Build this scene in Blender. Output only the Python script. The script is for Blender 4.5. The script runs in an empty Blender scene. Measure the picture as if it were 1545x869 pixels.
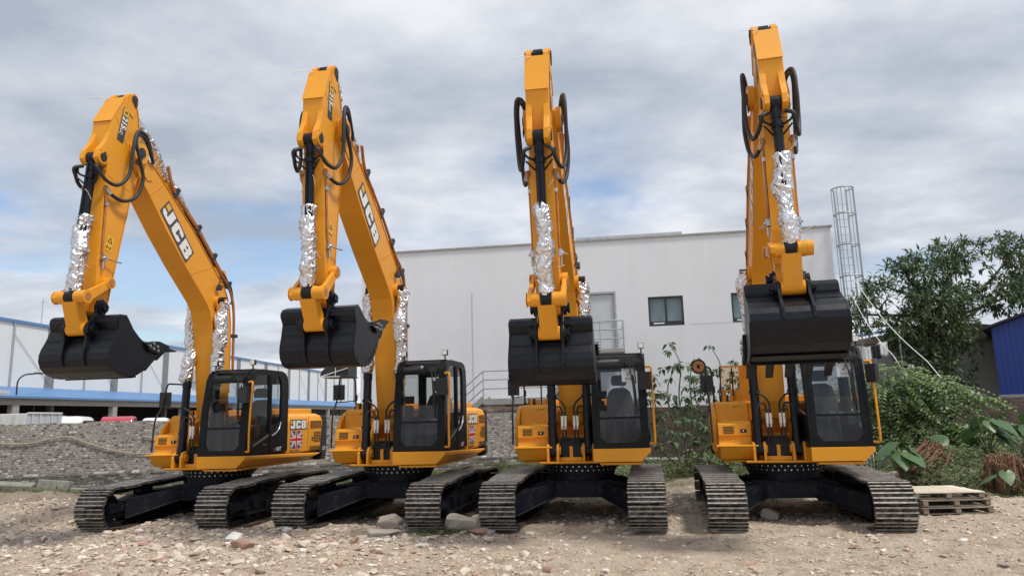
import bpy, bmesh, math, random
import numpy as np
from mathutils import Vector, Matrix, noise as mnoise
from mathutils.geometry import tessellate_polygon
R=math.radians; PI=math.pi
rnd=random.Random(7); nr=np.random.default_rng(11)
scene=bpy.context.scene; COL=scene.collection

# ------------------------------------------------------------------ materials
def newmat(name):
    m=bpy.data.materials.new(name); m.use_nodes=True
    nt=m.node_tree; b=nt.nodes['Principled BSDF']
    return m,nt,b
def N(nt,t,**k):
    n=nt.nodes.new(t)
    for a,v in k.items():
        if a.startswith('i_'):
            n.inputs[a[2:].replace('_',' ')].default_value=v
        else: setattr(n,a,v)
    return n
def L(nt,a,b): nt.links.new(a,b)
def ramp(nt,fac,stops,interp='LINEAR'):
    r=nt.nodes.new('ShaderNodeValToRGB'); r.color_ramp.interpolation=interp
    els=r.color_ramp.elements
    while len(els)<len(stops): els.new(.5)
    for e,(p,c) in zip(els,stops):
        e.position=p; e.color=(*c,1) if len(c)==3 else c
    L(nt,fac,r.inputs[0]); return r.outputs[0]
def mixc(nt,fac,a,b,mode='MIX'):
    m=nt.nodes.new('ShaderNodeMix'); m.data_type='RGBA'; m.blend_type=mode
    for s,v in ((m.inputs[0],fac),(m.inputs[6],a),(m.inputs[7],b)):
        if isinstance(v,(int,float)): s.default_value=v
        elif isinstance(v,tuple): s.default_value=(*v,1) if len(v)==3 else v
        else: L(nt,v,s)
    return m.outputs[2]
def math_(nt,op,a,b=None):
    m=nt.nodes.new('ShaderNodeMath'); m.operation=op
    for s,v in ((m.inputs[0],a),(m.inputs[1],b)):
        if v is None: continue
        if isinstance(v,(int,float)): s.default_value=v
        else: L(nt,v,s)
    return m.outputs[0]
def noise(nt,scale,detail=4,vec=None,rough=.55,dist=0):
    n=N(nt,'ShaderNodeTexNoise'); n.inputs['Scale'].default_value=scale; n.inputs['Detail'].default_value=detail
    n.inputs['Roughness'].default_value=rough; n.inputs['Distortion'].default_value=dist
    if vec is not None: L(nt,vec,n.inputs['Vector'])
    return n
def objco(nt): return N(nt,'ShaderNodeTexCoord').outputs['Object']
def bump(nt,b,h,strength=.3,dist=.01):
    n=N(nt,'ShaderNodeBump'); n.inputs['Strength'].default_value=strength; n.inputs['Distance'].default_value=dist
    L(nt,h,n.inputs['Height']); L(nt,n.outputs[0],b.inputs['Normal'])
def simple(name,col,rough=.5,metal=0,var=.15,scale=6,spec=.5,bmp=0,bscale=60,coat=0):
    m,nt,b=newmat(name); co=objco(nt)
    n=noise(nt,scale,5,co)
    lo=tuple(c*(1-var) for c in col); hi=tuple(min(1,c*(1+var)) for c in col)
    L(nt,ramp(nt,n.outputs[0],[(.3,lo),(.7,hi)]),b.inputs['Base Color'])
    n2=noise(nt,scale*4,3,co)
    rr=N(nt,'ShaderNodeMapRange'); rr.inputs[3].default_value=max(.03,rough-.08); rr.inputs[4].default_value=min(1,rough+.1)
    L(nt,n2.outputs[0],rr.inputs[0]); L(nt,rr.outputs[0],b.inputs['Roughness'])
    b.inputs['Metallic'].default_value=metal; b.inputs['Specular IOR Level'].default_value=spec
    if coat: b.inputs['Coat Weight'].default_value=coat; b.inputs['Coat Roughness'].default_value=.12
    if bmp: bump(nt,b,noise(nt,bscale,4,co).outputs[0],bmp,.01)
    return m
M={}
def paint(name,col,dust=(.42,.34,.25),dustamt=.18,rough=.38,coat=.25,spec=.5):
    m,nt,b=newmat(name); co=objco(nt)
    n1=noise(nt,1.3,5,co); n2=noise(nt,9,6,co,.65)
    c=mixc(nt,ramp(nt,n1.outputs[0],[(.3,(0,0,0)),(.75,(1,1,1))]),tuple(x*.92 for x in col),tuple(min(1,x*1.06) for x in col))
    d=ramp(nt,n2.outputs[0],[(.52,(0,0,0)),(.8,(dustamt,)*3)])
    c=mixc(nt,d,c,dust); L(nt,c,b.inputs['Base Color'])
    rr=N(nt,'ShaderNodeMapRange'); rr.inputs[3].default_value=rough-.1; rr.inputs[4].default_value=rough+.2
    L(nt,n2.outputs[0],rr.inputs[0]); L(nt,rr.outputs[0],b.inputs['Roughness'])
    b.inputs['Coat Weight'].default_value=coat; b.inputs['Coat Roughness'].default_value=.15; b.inputs['Specular IOR Level'].default_value=spec
    bump(nt,b,noise(nt,3.5,3,co).outputs[0],.06,.02)
    return m
M['yellow']=paint('yellow_paint',(.77,.325,.017),dustamt=.2,coat=.08,spec=.32,rough=.42)
M['black']=paint('black_paint',(.005,.007,.0115),dust=(.08,.08,.085),dustamt=.08,rough=.30,coat=0,spec=.32)
M['cab']=paint('cab_black_paint',(.005,.006,.0075),dust=(.08,.08,.08),dustamt=.05,rough=.34,coat=0,spec=.22)
M['under']=paint('undercarriage_paint',(.006,.008,.014),dust=(.17,.135,.10),dustamt=.25,rough=.5,coat=0,spec=.2)
M['grey']=simple('dark_grey_plastic',(.02,.021,.023),.55,var=.1)
M['rubber']=simple('hose_rubber',(.018,.018,.019),.55,var=.2,bmp=.3,bscale=120)
M['pipe']=simple('primed_pipe',(.40,.16,.05),.42,var=.25)
M['steel']=simple('bare_steel',(.55,.55,.56),.32,1,var=.15)
M['seat']=simple('seat_fabric',(.05,.053,.06),.85,var=.15,bmp=.2)
M['white']=simple('white_sticker',(.78,.78,.76),.5,var=.04)
M['decal']=simple('dark_decal',(.055,.056,.06),.45,var=.06)
M['paleyellow']=simple('light_yellow_sticker',(.75,.42,.03),.5,var=.05)
M['red']=simple('flag_red',(.5,.02,.03),.45,var=.05)
M['blue']=simple('flag_blue',(.02,.03,.16),.45,var=.05)
M['orange']=simple('orange_plastic',(.42,.18,.06),.45,var=.08)
M['hole']=simple('grille_black',(.02,.012,.006),.8,var=.1)
def m_glass(name,tint,rough=.02,refl=1.0,dirt=.012):
    m,nt,b=newmat(name); nt.nodes.remove(b)
    out=nt.nodes['Material Output']
    t=N(nt,'ShaderNodeBsdfTransparent'); t.inputs[0].default_value=(*tint,1)
    g=N(nt,'ShaderNodeBsdfGlossy'); g.inputs['Roughness'].default_value=rough
    lw=N(nt,'ShaderNodeLayerWeight'); lw.inputs[0].default_value=.5
    f=math_(nt,'ADD',math_(nt,'MULTIPLY',math_(nt,'POWER',lw.outputs['Facing'],4.),.75),.055)
    co=objco(nt); nn=noise(nt,5,4,co)
    df=N(nt,'ShaderNodeBsdfDiffuse'); df.inputs[0].default_value=(.3,.29,.27,1)
    mx0=N(nt,'ShaderNodeMixShader'); L(nt,ramp(nt,nn.outputs[0],[(.4,(dirt*.3,)*3),(.8,(dirt*3,)*3)]),mx0.inputs[0]); L(nt,t.outputs[0],mx0.inputs[1]); L(nt,df.outputs[0],mx0.inputs[2])
    mx=N(nt,'ShaderNodeMixShader')
    L(nt,math_(nt,'MULTIPLY',f,refl),mx.inputs[0]); L(nt,mx0.outputs[0],mx.inputs[1]); L(nt,g.outputs[0],mx.inputs[2])
    L(nt,mx.outputs[0],out.inputs[0]); return m
M['glass']=m_glass('cab_glass',(.80,.83,.83),dirt=.004)
M['wglass']=m_glass('pale_window_glass',(.75,.8,.8))
M['tint']=m_glass('amber_sheet',(.95,.72,.5))
def m_foil():
    m,nt,b=newmat('aluminium_foil'); co=objco(nt)
    b.inputs['Metallic'].default_value=1; b.inputs['Base Color'].default_value=(.74,.74,.75,1)
    v=N(nt,'ShaderNodeTexVoronoi'); v.feature='DISTANCE_TO_EDGE'; v.inputs['Scale'].default_value=13; L(nt,co,v.inputs['Vector'])
    n=noise(nt,20,4,co,.6); bump(nt,b,math_(nt,'ADD',math_(nt,'MULTIPLY',v.outputs[0],.8),n.outputs[0]),.55,.018)
    L(nt,ramp(nt,n.outputs[0],[(.3,(.17,)*3),(.7,(.30,)*3)]),b.inputs['Roughness'])
    return m
M['foil']=m_foil()
def m_shoe():
    m,nt,b=newmat('worn_track_steel'); co=objco(nt)
    n=noise(nt,7,6,co,.7); n2=noise(nt,40,3,co)
    geo=N(nt,'ShaderNodeNewGeometry')
    c=ramp(nt,n.outputs[0],[(.30,(.012,.011,.011)),(.46,(.05,.044,.038)),(.56,(.14,.115,.09)),(.70,(.36,.29,.225))])
    L(nt,c,b.inputs['Base Color']); b.inputs['Metallic'].default_value=.25
    L(nt,ramp(nt,n2.outputs[0],[(.3,(.34,)*3),(.7,(.6,)*3)]),b.inputs['Roughness'])
    bump(nt,b,n2.outputs[0],.3,.004); return m
M['shoe']=m_shoe()
def m_edge():
    m,nt,b=newmat('polished_grouser_steel'); co=objco(nt)
    n=noise(nt,12,6,co,.7)
    c=ramp(nt,n.outputs[0],[(.3,(.12,.11,.10)),(.46,(.34,.31,.28)),(.60,(.52,.475,.42)),(.8,(.62,.57,.50))])
    L(nt,c,b.inputs['Base Color']); b.inputs['Metallic'].default_value=.35; b.inputs['Roughness'].default_value=.42; return m
M['edge']=m_edge()

# ------------------------------------------------------------------ mesh builder
class MB:
    def __init__(s): s.v=[]; s.f=[]; s.mi=[]; s.sm=[]
    def add(s,vs,fs,mi=0,smooth=False):
        o=len(s.v); s.v+= [tuple(p) for p in vs]
        for f in fs: s.f.append(tuple(i+o for i in f)); s.mi.append(mi); s.sm.append(smooth)
    def box(s,c,d,mi=0,rot=None):
        x,y,z=[k/2 for k in d]
        vs=[Vector(p) for p in((-x,-y,-z),(x,-y,-z),(x,y,-z),(-x,y,-z),(-x,-y,z),(x,-y,z),(x,y,z),(-x,y,z))]
        if rot is not None:
            m=rot if isinstance(rot,Matrix) else Matrix.Rotation(rot,3,'Z')
            vs=[m@v for v in vs]
        c=Vector(c)
        s.add([v+c for v in vs],[(0,3,2,1),(4,5,6,7),(0,1,5,4),(1,2,6,5),(2,3,7,6),(3,0,4,7)],mi)
    def box2(s,a,b,mi=0): s.box([(p+q)/2 for p,q in zip(a,b)],[abs(q-p) for p,q in zip(a,b)],mi)
    def plate(s,outer,t0,t1,axis='y',holes=(),mi=0):
        # polygon in 2D (a,b) extruded along axis from t0 to t1
        def P(a,b,t):
            return (a,t,b) if axis=='y' else ((t,a,b) if axis=='x' else (a,b,t))
        loops=[list(outer)]+[list(h) for h in holes]
        tris=tessellate_polygon([[Vector((a,b,0)) for a,b in lp] for lp in loops])
        flat=[p for lp in loops for p in lp]; n=len(flat)
        vs=[P(a,b,t0) for a,b in flat]+[P(a,b,t1) for a,b in flat]
        fs=[]
        def area(l): return sum(l[i][0]*l[(i+1)%len(l)][1]-l[(i+1)%len(l)][0]*l[i][1] for i in range(len(l)))
        flip=(axis=='y')!=(t1<t0)
        if not holes and True:
            pass
        for t in tris:
            a=[flat[i] for i in t]
            if abs(area(a))<1e-12: continue
            t=tuple(t) if area(a)>0 else tuple(reversed(t))
            # ccw in (a,b): for axis z normal +z
            top=tuple(i+n for i in t); bot=tuple(reversed(t))
            if flip: top,bot=tuple(reversed(top)),tuple(reversed(bot))
            fs+=[top,bot]
        o=0
        for k,lp in enumerate(loops):
            ccw=area(lp)>0
            if k>0: ccw=not ccw
            m=len(lp)
            for i in range(m):
                j=(i+1)%m; q=(o+i,o+j,o+j+n,o+i+n)
                if not ccw: q=tuple(reversed(q))
                if (k>0)!=False:  q=tuple(q)
                if flip: q=tuple(reversed(q))
                fs.append(q)
            o+=m
        s.add(vs,fs,mi)
    def prism(s,outer,t0,t1,axis='y',mi=0):
        # n-gon caps (good for bevels)
        def P(a,b,t): return (a,t,b) if axis=='y' else ((t,a,b) if axis=='x' else (a,b,t))
        l=list(outer); n=len(l)
        ar=sum(l[i][0]*l[(i+1)%n][1]-l[(i+1)%n][0]*l[i][1] for i in range(n))
        if ar<0: l.reverse()
        if t1<t0: t0,t1=t1,t0
        vs=[P(a,b,t0) for a,b in l]+[P(a,b,t1) for a,b in l]
        fs=[tuple(range(n,2*n)),tuple(reversed(range(n)))]+[(i,(i+1)%n,(i+1)%n+n,i+n) for i in range(n)]
        if axis=='y': fs=[tuple(reversed(f)) for f in fs]
        s.add(vs,fs,mi)
    def cyl(s,p0,p1,r,seg=16,mi=0,r1=None,caps=True,smooth=True):
        p0,p1=Vector(p0),Vector(p1); d=(p1-p0)
        if d.length<1e-9: return
        d.normalize(); a=d.orthogonal().normalized(); b=d.cross(a); r1=r if r1 is None else r1
        o=len(s.v)
        vs=[]
        for p,rr in((p0,r),(p1,r1)):
            for i in range(seg):
                t=2*PI*i/seg; vs.append(p+a*rr*math.cos(t)+b*rr*math.sin(t))
        s.add(vs,[(i,(i+1)%seg,(i+1)%seg+seg,i+seg) for i in range(seg)],mi,smooth)
        if caps: s.add(vs,[tuple(reversed(range(seg))),tuple(range(seg,2*seg))],mi)
    def tube(s,pts,r,seg=8,mi=0,sub=5,smoothpath=True,radii=None):
        pts=[Vector(p) for p in pts]
        if smoothpath and len(pts)>2:
            q=[]
            P=[pts[0]*2-pts[1]]+pts+[pts[-1]*2-pts[-2]]
            for i in range(1,len(P)-2):
                a,b,c,d=P[i-1],P[i],P[i+1],P[i+2]
                for k in range(sub):
                    t=k/sub
                    q.append(.5*((2*b)+(c-a)*t+(2*a-5*b+4*c-d)*t*t+(3*b-a-3*c+d)*t**3))
            q.append(pts[-1]); pts=q
        n=len(pts); rings=[]; up=None
        for i,p in enumerate(pts):
            d=(pts[min(i+1,n-1)]-pts[max(i-1,0)]).normalized()
            if up is None: up=d.orthogonal().normalized()
            a=(up-d*up.dot(d))
            if a.length<1e-6: a=d.orthogonal()
            a.normalize(); up=a; b=d.cross(a)
            rr=r if radii is None else radii[0]+(radii[1]-radii[0])*i/(n-1)
            rings.append([p+a*rr*math.cos(2*PI*k/seg)+b*rr*math.sin(2*PI*k/seg) for k in range(seg)])
        vs=[v for g in rings for v in g]
        fs=[(i*seg+k,i*seg+(k+1)%seg,(i+1)*seg+(k+1)%seg,(i+1)*seg+k) for i in range(n-1) for k in range(seg)]
        s.add(vs,fs,mi,True)
        s.add(vs,[tuple(reversed(range(seg))),tuple(range((n-1)*seg,n*seg))],mi)
    def mesh(s,name):
        me=bpy.data.meshes.new(name); me.from_pydata(s.v,[],s.f)
        me.polygons.foreach_set('material_index',s.mi); me.polygons.foreach_set('use_smooth',s.sm)
        me.update(); return me
def mkobj(name,me,mats,parent=None,bev=0,loc=(0,0,0),rot=(0,0,0),seg=2):
    o=bpy.data.objects.new(name,me); COL.objects.link(o)
    if isinstance(mats,str): mats=[mats]
    if len(me.materials)==0:
        for k in mats: me.materials.append(M[k] if isinstance(k,str) else k)
    o.parent=parent; o.location=loc; o.rotation_euler=rot
    if bev:
        b=o.modifiers.new('bevel','BEVEL'); b.width=bev; b.segments=seg; b.limit_method='ANGLE'; b.angle_limit=R(35); b.harden_normals=False
    return o
def tag(o,label,cat,group=None,kind=None):
    if label: o['label']=label
    if cat: o['category']=cat
    if group: o['group']=group
    if kind: o['kind']=kind
    return o
def empty(name,loc,rz=0):
    o=bpy.data.objects.new(name,None); COL.objects.link(o); o.location=loc; o.rotation_euler=(0,0,rz); o.empty_display_size=.3; return o
_cache={}
def part(name,key,builder,mats,parent,bev=0,loc=(0,0,0),rot=(0,0,0)):
    if key not in _cache:
        mb=MB(); builder(mb); _cache[key]=mb.mesh(name)
    return mkobj(name,_cache[key],mats,parent,bev,loc,rot)
def npmesh(name,V,F,smooth=False):
    me=bpy.data.meshes.new(name); V=np.asarray(V,np.float32).reshape(-1,3); F=np.asarray(F,np.int32)
    me.vertices.add(len(V)); me.vertices.foreach_set('co',V.ravel())
    k=F.shape[1]; me.loops.add(F.size); me.loops.foreach_set('vertex_index',F.ravel())
    me.polygons.add(len(F)); me.polygons.foreach_set('loop_start',np.arange(0,F.size,k,dtype=np.int32))
    me.polygons.foreach_set('use_smooth',np.full(len(F),smooth))
    me.update(calc_edges=True); me.validate(); return me
def txt(string,bold=.018):
    c=bpy.data.curves.new('lettering','FONT'); c.body=string; c.size=1; c.offset=bold; c.resolution_u=3
    o=bpy.data.objects.new('lettering',c); COL.objects.link(o)
    dg=bpy.context.evaluated_depsgraph_get(); me=bpy.data.meshes.new_from_object(o.evaluated_get(dg))
    vs=[(v.co.x,v.co.y) for v in me.vertices]; fs=[tuple(p.vertices) for p in me.polygons]
    bpy.data.objects.remove(o); bpy.data.curves.remove(c)
    xs=[v[0] for v in vs]; ys=[v[1] for v in vs]; x0,y0=min(xs),min(ys); w=max(xs)-x0; h=max(ys)-y0
    vs=[((x-x0)/h,(y-y0)/h) for x,y in vs]
    return vs,fs,w/h
def put2d(mb,vs,fs,o,e1,e2,mi=0):
    o,e1,e2=Vector(o),Vector(e1),Vector(e2); mb.add([o+e1*a+e2*b for a,b in vs],fs,mi)
def poly2d(mb,pts,o,e1,e2,mi=0,holes=()):
    loops=[list(pts)]+[list(h) for h in holes]
    flat=[p for l in loops for p in l]
    tr=tessellate_polygon([[Vector((a,b,0)) for a,b in l] for l in loops])
    out=[]
    for t in tr:
        a=[flat[i] for i in t]
        ar=(a[1][0]-a[0][0])*(a[2][1]-a[0][1])-(a[2][0]-a[0][0])*(a[1][1]-a[0][1])
        if abs(ar)<1e-10: continue
        out.append(tuple(t) if ar>0 else tuple(reversed(t)))
    put2d(mb,flat,out,o,e1,e2,mi)

# letter shapes of the maker's mark, unit height
GJ=[(.40,1),(.75,1),(.75,.12),(.63,0),(.12,0),(0,.15),(0,.40),(.28,.40),(.28,.26),(.40,.26)]
GC=[(0,.12),(.12,0),(.62,0),(.74,.12),(.74,.37),(.44,.37),(.44,.26),(.31,.26),(.31,.74),(.44,.74),(.44,.63),(.74,.63),(.74,.88),(.62,1),(.12,1),(0,.88)]
GB=[(0,0),(.64,0),(.76,.12),(.76,.42),(.69,.5),(.76,.58),(.76,.88),(.64,1),(0,1)]
GBh=[[(.30,.22),(.45,.22),(.45,.40),(.30,.40)],[(.30,.60),(.45,.60),(.45,.78),(.30,.78)]]
def mark(mb,o,e1,e2,w,h,nrm,mi_panel=0,mi_white=1,mi_yel=2):
    o,e1,e2,nrm=map(Vector,(o,e1,e2,nrm))
    poly2d(mb,[(0,0),(w,0),(w,h),(0,h)],o,e1,e2,mi_panel)
    m=h*.10; H=h-2*m; sc=(w-2*m)/2.52
    x=m
    o2=o+nrm*.003
    for g,wd,holes in((GJ,.75,()),(GC,.74,()),(GB,.76,GBh)):
        poly2d(mb,[(x+a*sc,m+b*H) for a,b in g],o2,e1,e2,mi_white,[[(x+a*sc,m+b*H) for a,b in hh] for hh in holes])
        x+=(wd+.135)*sc
    poly2d(mb,[(m+.0*sc,m+.56*H),(m+.28*sc,m+.56*H),(m+.28*sc,m+1.0*H),(m,m+1.0*H)],o2,e1,e2,mi_yel)

# ------------------------------------------------------------------ excavator
YB=-.130; FX,FZ=.056,1.889; LB=5.70; DU_B=2.884; PHI0=.329
CBX,CBZ,CBW=.686,1.29,.32
EAR,GL,LL=.43,.576,.52; GU,GV=2.459,-.006
CYU,CYV=.496,.677; TPU,TPV=-.893,.327
# x, y, z, yaw(undercarriage), swing, boom, dipper, bucket ear angle
MACH=[(-6.092,15.081,-.01,-100.25,1.42,56.59,-78.14,.329),
      (-2.276,14.358,.015,-101.88,2.16,56.52,-84.01,.155),
      (1.223,13.851,0,-100.47,1.62,51.47,-91.29,.497),
      (4.811,13.278,-.04,-101.19,-2.26,55.91,-83.54,1.03)]

BOOM_LO=[(5.88,-.10),(5.62,-.20),(5.06,-.06),(4.2,.13),(3.45,.34),(2.85,.54),(2.55,.64),(2.32,.68),(2.1,.63),(1.85,.54),(1.3,.30),(.9,.11),(.35,-.14),(.05,-.2),(-.15,-.12)]
BOOM_UP=[(-.18,.05),(-.02,.2),(.5,.47),(.98,.77),(1.3,.97),(1.74,1.24),(2.0,1.34),(2.3,1.40),(2.6,1.37),(2.8,1.29),(3.75,.99),(3.97,.92),(4.8,.57),(5.19,.41),(5.45,.28),(5.72,.19),(5.86,.08)]
def b_boom(mb):
    prof=BOOM_LO[::-1]
    out=BOOM_LO+BOOM_UP
    mb.prism(out,-.198,.198)
    # lips of top and bottom plates standing proud of the sides
    for line,sg in((BOOM_LO[1:13],-1),(BOOM_UP[2:15],1)):
        for (a,b),(c,d) in zip(line[:-1],line[1:]):
            dx,dz=c-a,d-b; l=math.hypot(dx,dz); nx,nz=-dz/l,dx/l
            if nz*sg<0: nx,nz=-nx,-nz
            q=[(a,b),(c,d),(c+nx*.014,d+nz*.014),(a+nx*.014,b+nz*.014)]
            mb.prism(q,-.214,.214)
    for y in(-1,1):
        mb.cyl((5.7,.198*y,0),(5.7,.285*y,0),.19,28)
        mb.cyl((2.345,.198*y,1.01),(2.345,.27*y,1.01),.145,24)
        mb.cyl((0,.198*y,0),(0,.27*y,0),.17,24)
        mb.prism([(5.15,.16),(5.6,.1),(5.6,-.1),(5.2,.02)],.200*y,.214*y)
        # stick-cylinder lugs on the back
        mb.prism([(2.35,1.39),(2.55,1.70),(2.75,1.72),(3.1,1.22)],.09*y,.13*y)
        mb.prism([(4.78,.57),(4.86,.72),(4.95,.72),(5.05,.46)],.13*y,.17*y)
    mb.cyl((2.345,-.40,1.01),(2.345,.40,1.01),.06,18)
    for y in(-1,1):
        for a,b in(((3.22,.42),(3.05,1.19)),((1.55,.43),(1.35,.97)),((4.95,.0),(5.0,.47))): mb.cyl((a[0],.199*y,a[1]),(b[0],.199*y,b[1]),.007,6)
    mb.cyl((3.22,-.212,.402),(3.22,.212,.402),.008,6); mb.cyl((1.2,-.212,.245),(1.2,.212,.245),.008,6)
def b_boompin(y):
  def f(mb):
      mb.cyl((5.7,.285*y,0),(5.7,.31*y,0),.085,20)
      mb.prism([(5.62,.075),(5.76,.075),(5.74-.0,-.02),(5.60,-.24),(5.52,-.20),(5.62,-.02)],.287*y,.302*y)
  return f
def b_boomdecal(mb):
    a=Vector((4.62,.0,.12)); b=Vector((3.47,0,.385)); e=(b-a); w=e.length; e1=e.normalized(); up=Vector((e1.z*-1,0,e1.x)); up=up if up.z>0 else -up
    y=.206
    mark(mb,(a.x,y,a.z),e1,up,w,.35,(0,1,0))
    mark(mb,(b.x,-y,b.z),-e1,up,w,.35,(0,-1,0))
WARN=[(0,0),(1,0),(1,1),(0,1)]
def warn(mb,o,e1,e2,w,h,nrm):
    o,e1,e2,nrm=map(Vector,(o,e1,e2,nrm))
    poly2d(mb,[(0,0),(w,0),(w,h),(0,h)],o,e1,e2,0)
    s=min(w,h)
    o=o+nrm*.003; c=(w*.5,h*.70) if h>w else (w*.25,h*.5)
    r=s*.40
    tri=[(c[0]+r*math.cos(R(90+120*k)),c[1]+r*math.sin(R(90+120*k))-.06*s) for k in range(3)]
    tri2=[(c[0]+r*.62*math.cos(R(90+120*k)),c[1]+r*.62*math.sin(R(90+120*k))-.06*s) for k in range(3)]
    poly2d(mb,tri,o,e1,e2,1,[tri2])
    c=(w*.5,h*.22) if h>w else (w*.72,h*.5)
    for dx in(-.26,.26):
        poly2d(mb,[(c[0]+s*(dx-.07),c[1]-s*.16),(c[0]+s*(dx+.07),c[1]-s*.16),(c[0]+s*(dx+.07),c[1]+s*.16),(c[0]+s*(dx-.07),c[1]+s*.16)],o,e1,e2,1)
    poly2d(mb,[(c[0]-s*.12,c[1]-s*.03),(c[0]+s*.12,c[1]-s*.03),(c[0]+s*.12,c[1]+s*.03),(c[0]-s*.12,c[1]+s*.03)],o,e1,e2,1)
def b_boompipe(side):
    def f(mb):
        y=.20*side
        for dn,dy in((.10,.0),(.20,-.045*side)):
            pts=[(5.28,y+dy+.04*side,.56+dn),(4.8,y+dy,.60+dn),(3.9,y+dy,.97+dn),(2.85,y+dy,1.31+dn),(2.45,y+dy,1.45+dn),(2.15,y+dy,1.45+dn),(1.75,y+dy,1.30+dn),(1.0,y+dy,.84+dn),(.7,y+dy,.66+dn)]
            mb.tube(pts,.026,8)
        for s_,n_ in((4.75,.63),(3.9,.97),(3.2,1.21),(2.5,1.43),(1.45,1.10)):
            mb.box((s_,y-.02*side,n_+.12),(.07,.10,.24),1,Matrix.Rotation(R(20 if s_>2.6 else (-30 if s_<2 else 0)),3,'Y'))
        mb.tube([(3.6,y-.08*side,1.12),(3.2,y-.08*side,1.36),(2.9,y-.05*side,1.5),(2.62,y,1.56),(2.42,y+.01,1.5)],.02,8,2)
        mb.tube([(2.75,y-.05*side,1.42),(2.5,y+.0*side,1.62),(2.2,y,1.6),(2.1,y,1.45)],.016,8,2)
    return f
def b_boomlamp(mb):
    mb.box((2.62,.27,1.12),(.09,.08,.12),0,Matrix.Rotation(R(30),3,'Y'))
    mb.box((2.585,.27,1.09),(.02,.066,.10),1,Matrix.Rotation(R(30),3,'Y'))
    mb.tube([(2.62,.20,1.12),(2.72,.26,1.22),(2.78,.24,1.32)],.012,6,0)

# dipper in (u,v): u down the arm, v forward
DIP=[(-.83,.27),(-.86,.40),(-.80,.525),(-.2,.70),(.25,.62),(.74,.52),(1.18,.42),(1.66,.35),(2.25,.26),(2.7,.15),(2.98,.10),(3.02,0),(2.96,-.10),(2.84,-.13),(2.46,-.12),(1.45,-.11),(.88,-.11),(.34,-.14),(.05,-.15),(-.15,-.08),(-.38,.02),(-.78,.21)]
def b_dipper(mb):
    mb.prism(DIP,-.165,.165)
    for y in(-1,1):
        mb.prism([(-.99,.33),(-.95,.43),(-.86,.50),(-.70,.52),(-.70,.21),(-.95,.26)],.092*y,.1655*y)
        # thick lugs for the bucket ram, flaring out of the front plate
        mb.prism([(-.25,.68),(.0,.665),(.2,.70),(.42,.80),(.56,.80),(.62,.70),(.60,.585),(.5,.55),(.0,.64)],.085*y,.155*y)
        mb.prism([(-.3,.69),(.0,.67),(.2,.70),(.40,.77),(.40,.56),(.0,.62)],.115*y,.170*y)
        mb.cyl((CYU,.08*y,CYV),(CYU,.175*y,CYV),.115,20)
        mb.cyl((TPU,.165*y,TPV),(TPU,.185*y,TPV),.10,20)
        mb.prism([(-.97,.30),(-.9,.45),(-.6,.43),(-.55,.25),(-.8,.2)],.165*y,.180*y)
    for line,vv in(([(-.8,.53),(-.2,.71)],1),([(.74,.53),(1.66,.36),(2.25,.27),(2.7,.16)],1),([(-.8,.21),(-.38,.01)],-1),([(.34,-.15),(.88,-.12),(1.45,-.12),(2.46,-.13),(2.8,-.14)],-1)):
        for (a,b),(c,d) in zip(line[:-1],line[1:]):
            mb.prism([(a,b),(c,d),(c,d+.012*vv),(a,b+.012*vv)],-.178,.178)
    mb.cyl((GU,-.20,GV),(GU,.20,GV),.085,20)
    mb.box((.66,0,.548),(.014,.34,.02))
    for y in(-1,1): mb.cyl((-.35,.166*y,.62),(.30,.166*y,-.08),.007,6); mb.cyl((.72,.166*y,.50),(.72,.166*y,-.10),.006,6)
def b_dippin(y,top):
  def f(mb):
    if top:
      mb.cyl((TPU,(.185 if y<0 else -.20)*y,TPV),(TPU,.20*y,TPV),.068,18); mb.prism([(TPU-.05,TPV+.05),(TPU+.05,TPV+.06),(TPU+.14,TPV-.08),(TPU+.04,TPV-.09)],.184*y,.197*y)
    else:
      mb.cyl((CYU,.175*y,CYV),(CYU,.19*y,CYV),.07,18); mb.prism([(CYU-.06,CYV+.03),(CYU-.12,CYV-.01),(CYU-.02,CYV-.07),(CYU+.07,CYV-.03)],.174*y,.187*y)
  return f
T215=txt('215',.035); TLC=txt('LC',.03)
def b_dipdecal(mb):
    for sgn in(1,-1):
        y=.172*sgn
        if sgn>0: o=Vector((-.62,y,.505)); e1=Vector((1,0,-.02)).normalized(); e2=Vector((-.02,0,-1)).normalized()
        else: o=Vector((0,y,.365)) ; e1=Vector((-1,0,0)); e2=Vector((0,0,1)); o=Vector((0,y,.365))
        if sgn<0: o=Vector((0.0,y,.37))
        nrm=Vector((0,sgn,0)); w,h=.64,.155
        if sgn>0: o=o
        poly2d(mb,[(0,0),(w,0),(w,h),(0,h)],o,e1,e2,0)
        o2=o+nrm*.003
        x0=.015 if sgn>0 else .015
        poly2d(mb,[(.012,.012),(.145,.012),(.145,h-.012),(.012,h-.012)],o2,e1,e2,2)
        poly2d(mb,[(.055,.045),(.10,.045),(.10,h-.045),(.055,h-.045)],o2+nrm*.002,e1,e2,0)
        hh=h-.03; xx=.165
        put2d(mb,[(a*hh*.95,b*hh) for a,b in T215[0]],T215[1],o2+e1*xx+e2*.018,e1,e2,1)
        hh2=.07; xx+=T215[2]*hh*.95+.015
        for k,ch in enumerate((TLC,)):
            put2d(mb,[(a*hh2,b*hh2) for a,b in ch[0]],ch[1],o2+e1*xx+e2*.018,e1,e2,1)
    warn(mb,(1.94,.169,.195),(0,0,-1),(-1,0,0),.15,.27,(0,1,0)) if False else None
def b_dipwarn(q):
    return lambda mb: warn(mb,(1.93,.170,.20),(.05,0,-1),(-1,0,-.05),.16,.27,(0,1,0)) if q>0 else warn(mb,(1.93,-.170,.04),(.05,0,1),(-1,0,.05),.16,.27,(0,-1,0))
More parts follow.
